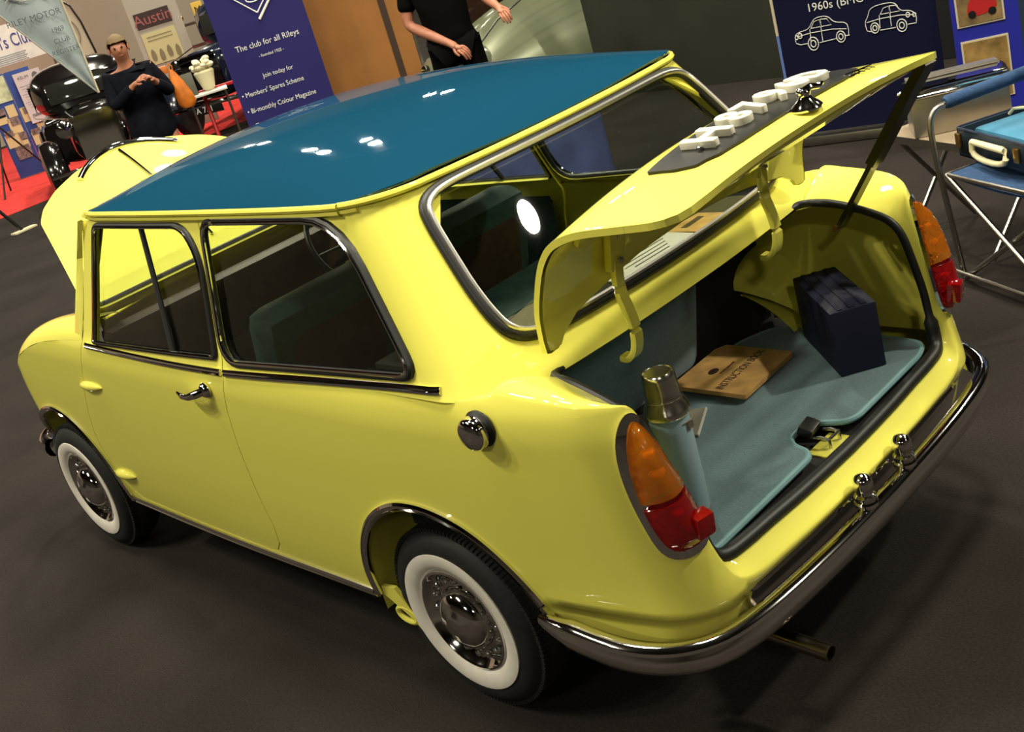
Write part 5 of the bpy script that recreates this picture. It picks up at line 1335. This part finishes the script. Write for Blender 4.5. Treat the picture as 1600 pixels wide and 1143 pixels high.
for i in range(4): MB().prism(smooth_loop([(-.03, 0), (-.035, .10), (0, .17), (.035, .10), (.03, 0)], 1), 0, .003, Matrix.Translation((-.19+.11*i, -.014, .98-.02*(i % 2))) @ Matrix.Rotation(PI/2, 4, 'X')).build('figure_picture', mat('grey_brown_print', (.20, .16, .09), .8), p)
t = thing('shelf_unit', 'dark shelf unit with yellow box and ornaments beside the poster stand', 'shelf', (14.39, -7.98, .003), R(-120))
for z in (1.24, .91, .50): MB().box((.1, 0, z), (1.3, .30, .04)).build('shelf_board', mat('dark_wood', (.03, .018, .010), .5), t)
for x in (-.5, .7): MB().box((x, 0, .62), (.05, .30, 1.24)).build('upright', mat('dark_wood2', (.03, .018, .010), .5), t)
t = thing('yellow_box', 'small yellow box with black letter on the dark shelf', 'box', (14.42, -7.76, 1.264), R(-120)); MB().box((0, 0, .13), (.16, .10, .26), None, .004).build('carton', mat('yellow_card', (.45, .30, .04), .6), t); text_mesh('M', .14, BLK, t, 'lettering', (0, -.054, .14), (PI/2, 0, 0), .001)
t = thing('brass_ornament', 'round brass ornament standing left of the yellow box', 'ornament', (14.55, -7.49, 1.264)); MB().lathe([(.03, 0), (.035, .01), (.015, .03), (.05, .07), (.05, .11), (.02, .14), (.0001, .15)], 20).build('ornament_body', BRASS, t)
t = thing('white_box', 'white carton standing on the lower board of the dark shelf', 'box', (14.33, -7.92, .934), R(-120)); MB().box((0, 0, .10), (.18, .12, .20), None, .004).build('carton', PAPER, t); MB().box((0, -.062, .12), (.12, .002, .03)).build('label_strip', BLK, t)
# --- tripod stands at the left edge
t = thing('tripod_stand', 'black tripod stand with pale foot at the left edge', 'stand', (10.35, -1.75, 0))
for dx, dy in ((-.28, -.62), (.35, -.25), (.0, .45)): MB().tube([(0, 0, 1.30), (dx*.6, dy*.6, .55), (dx, dy, .02)], .017, 8).build('leg', BLK, t)
MB().tube([(0, 0, 1.2), (0, 0, 1.75)], .018, 8).build('column', BLK, t)
MB().box((-.28, -.64, .012), (.10, .26, .02), Euler((0, 0, R(10))).to_matrix(), .004).build('pale_foot', CREAM, t)
t = thing('easel', 'thin dark easel legs standing before the blue display board', 'easel', (13.35, -3.75, 0))
for a, b in (((0, 0), (-.25, -.45)), ((.0, -.1), (-.3, .35)), ((0, .05), (.35, 0))): MB().tube([(a[0], a[1], .95), (b[0], b[1], .01)], .012, 6).build('leg', BLK, t)
MB().box((0, 0, .93), (.06, .40, .03)).build('ledge', BLK, t)

t = thing('cloth_covered_table', 'low table under a lavender blue cloth seen through the car windows', 'table', (3.0, -2.75, 0), R(-137))
LAV = noisy(mat('lavender_blue_cloth', (.06, .075, .22), .9), 5, .3, .5, bscale=6)
rows = []
for z, g_ in ((.003, .03), (.2, .02), (.4, .012), (.60, .0), (.615, -.01)):
    L = resample(round_poly([(-.50, -.25), (.50, -.25), (.50, .25), (-.50, .25)], .05), .03)
    rows.append([(x*(1+g_*(1+.8*math.sin(22*x+3*y))), y*(1+g_*1.5*(1+.8*math.sin(19*x+20*y))), z) for x, y in L+L[:1]])
q = MB().grid(rows); q.add([(x, y, .615) for x, y, z in rows[-1][:-1]], [tuple(range(len(rows[-1])-1))]); q.build('table_cloth', LAV, t)
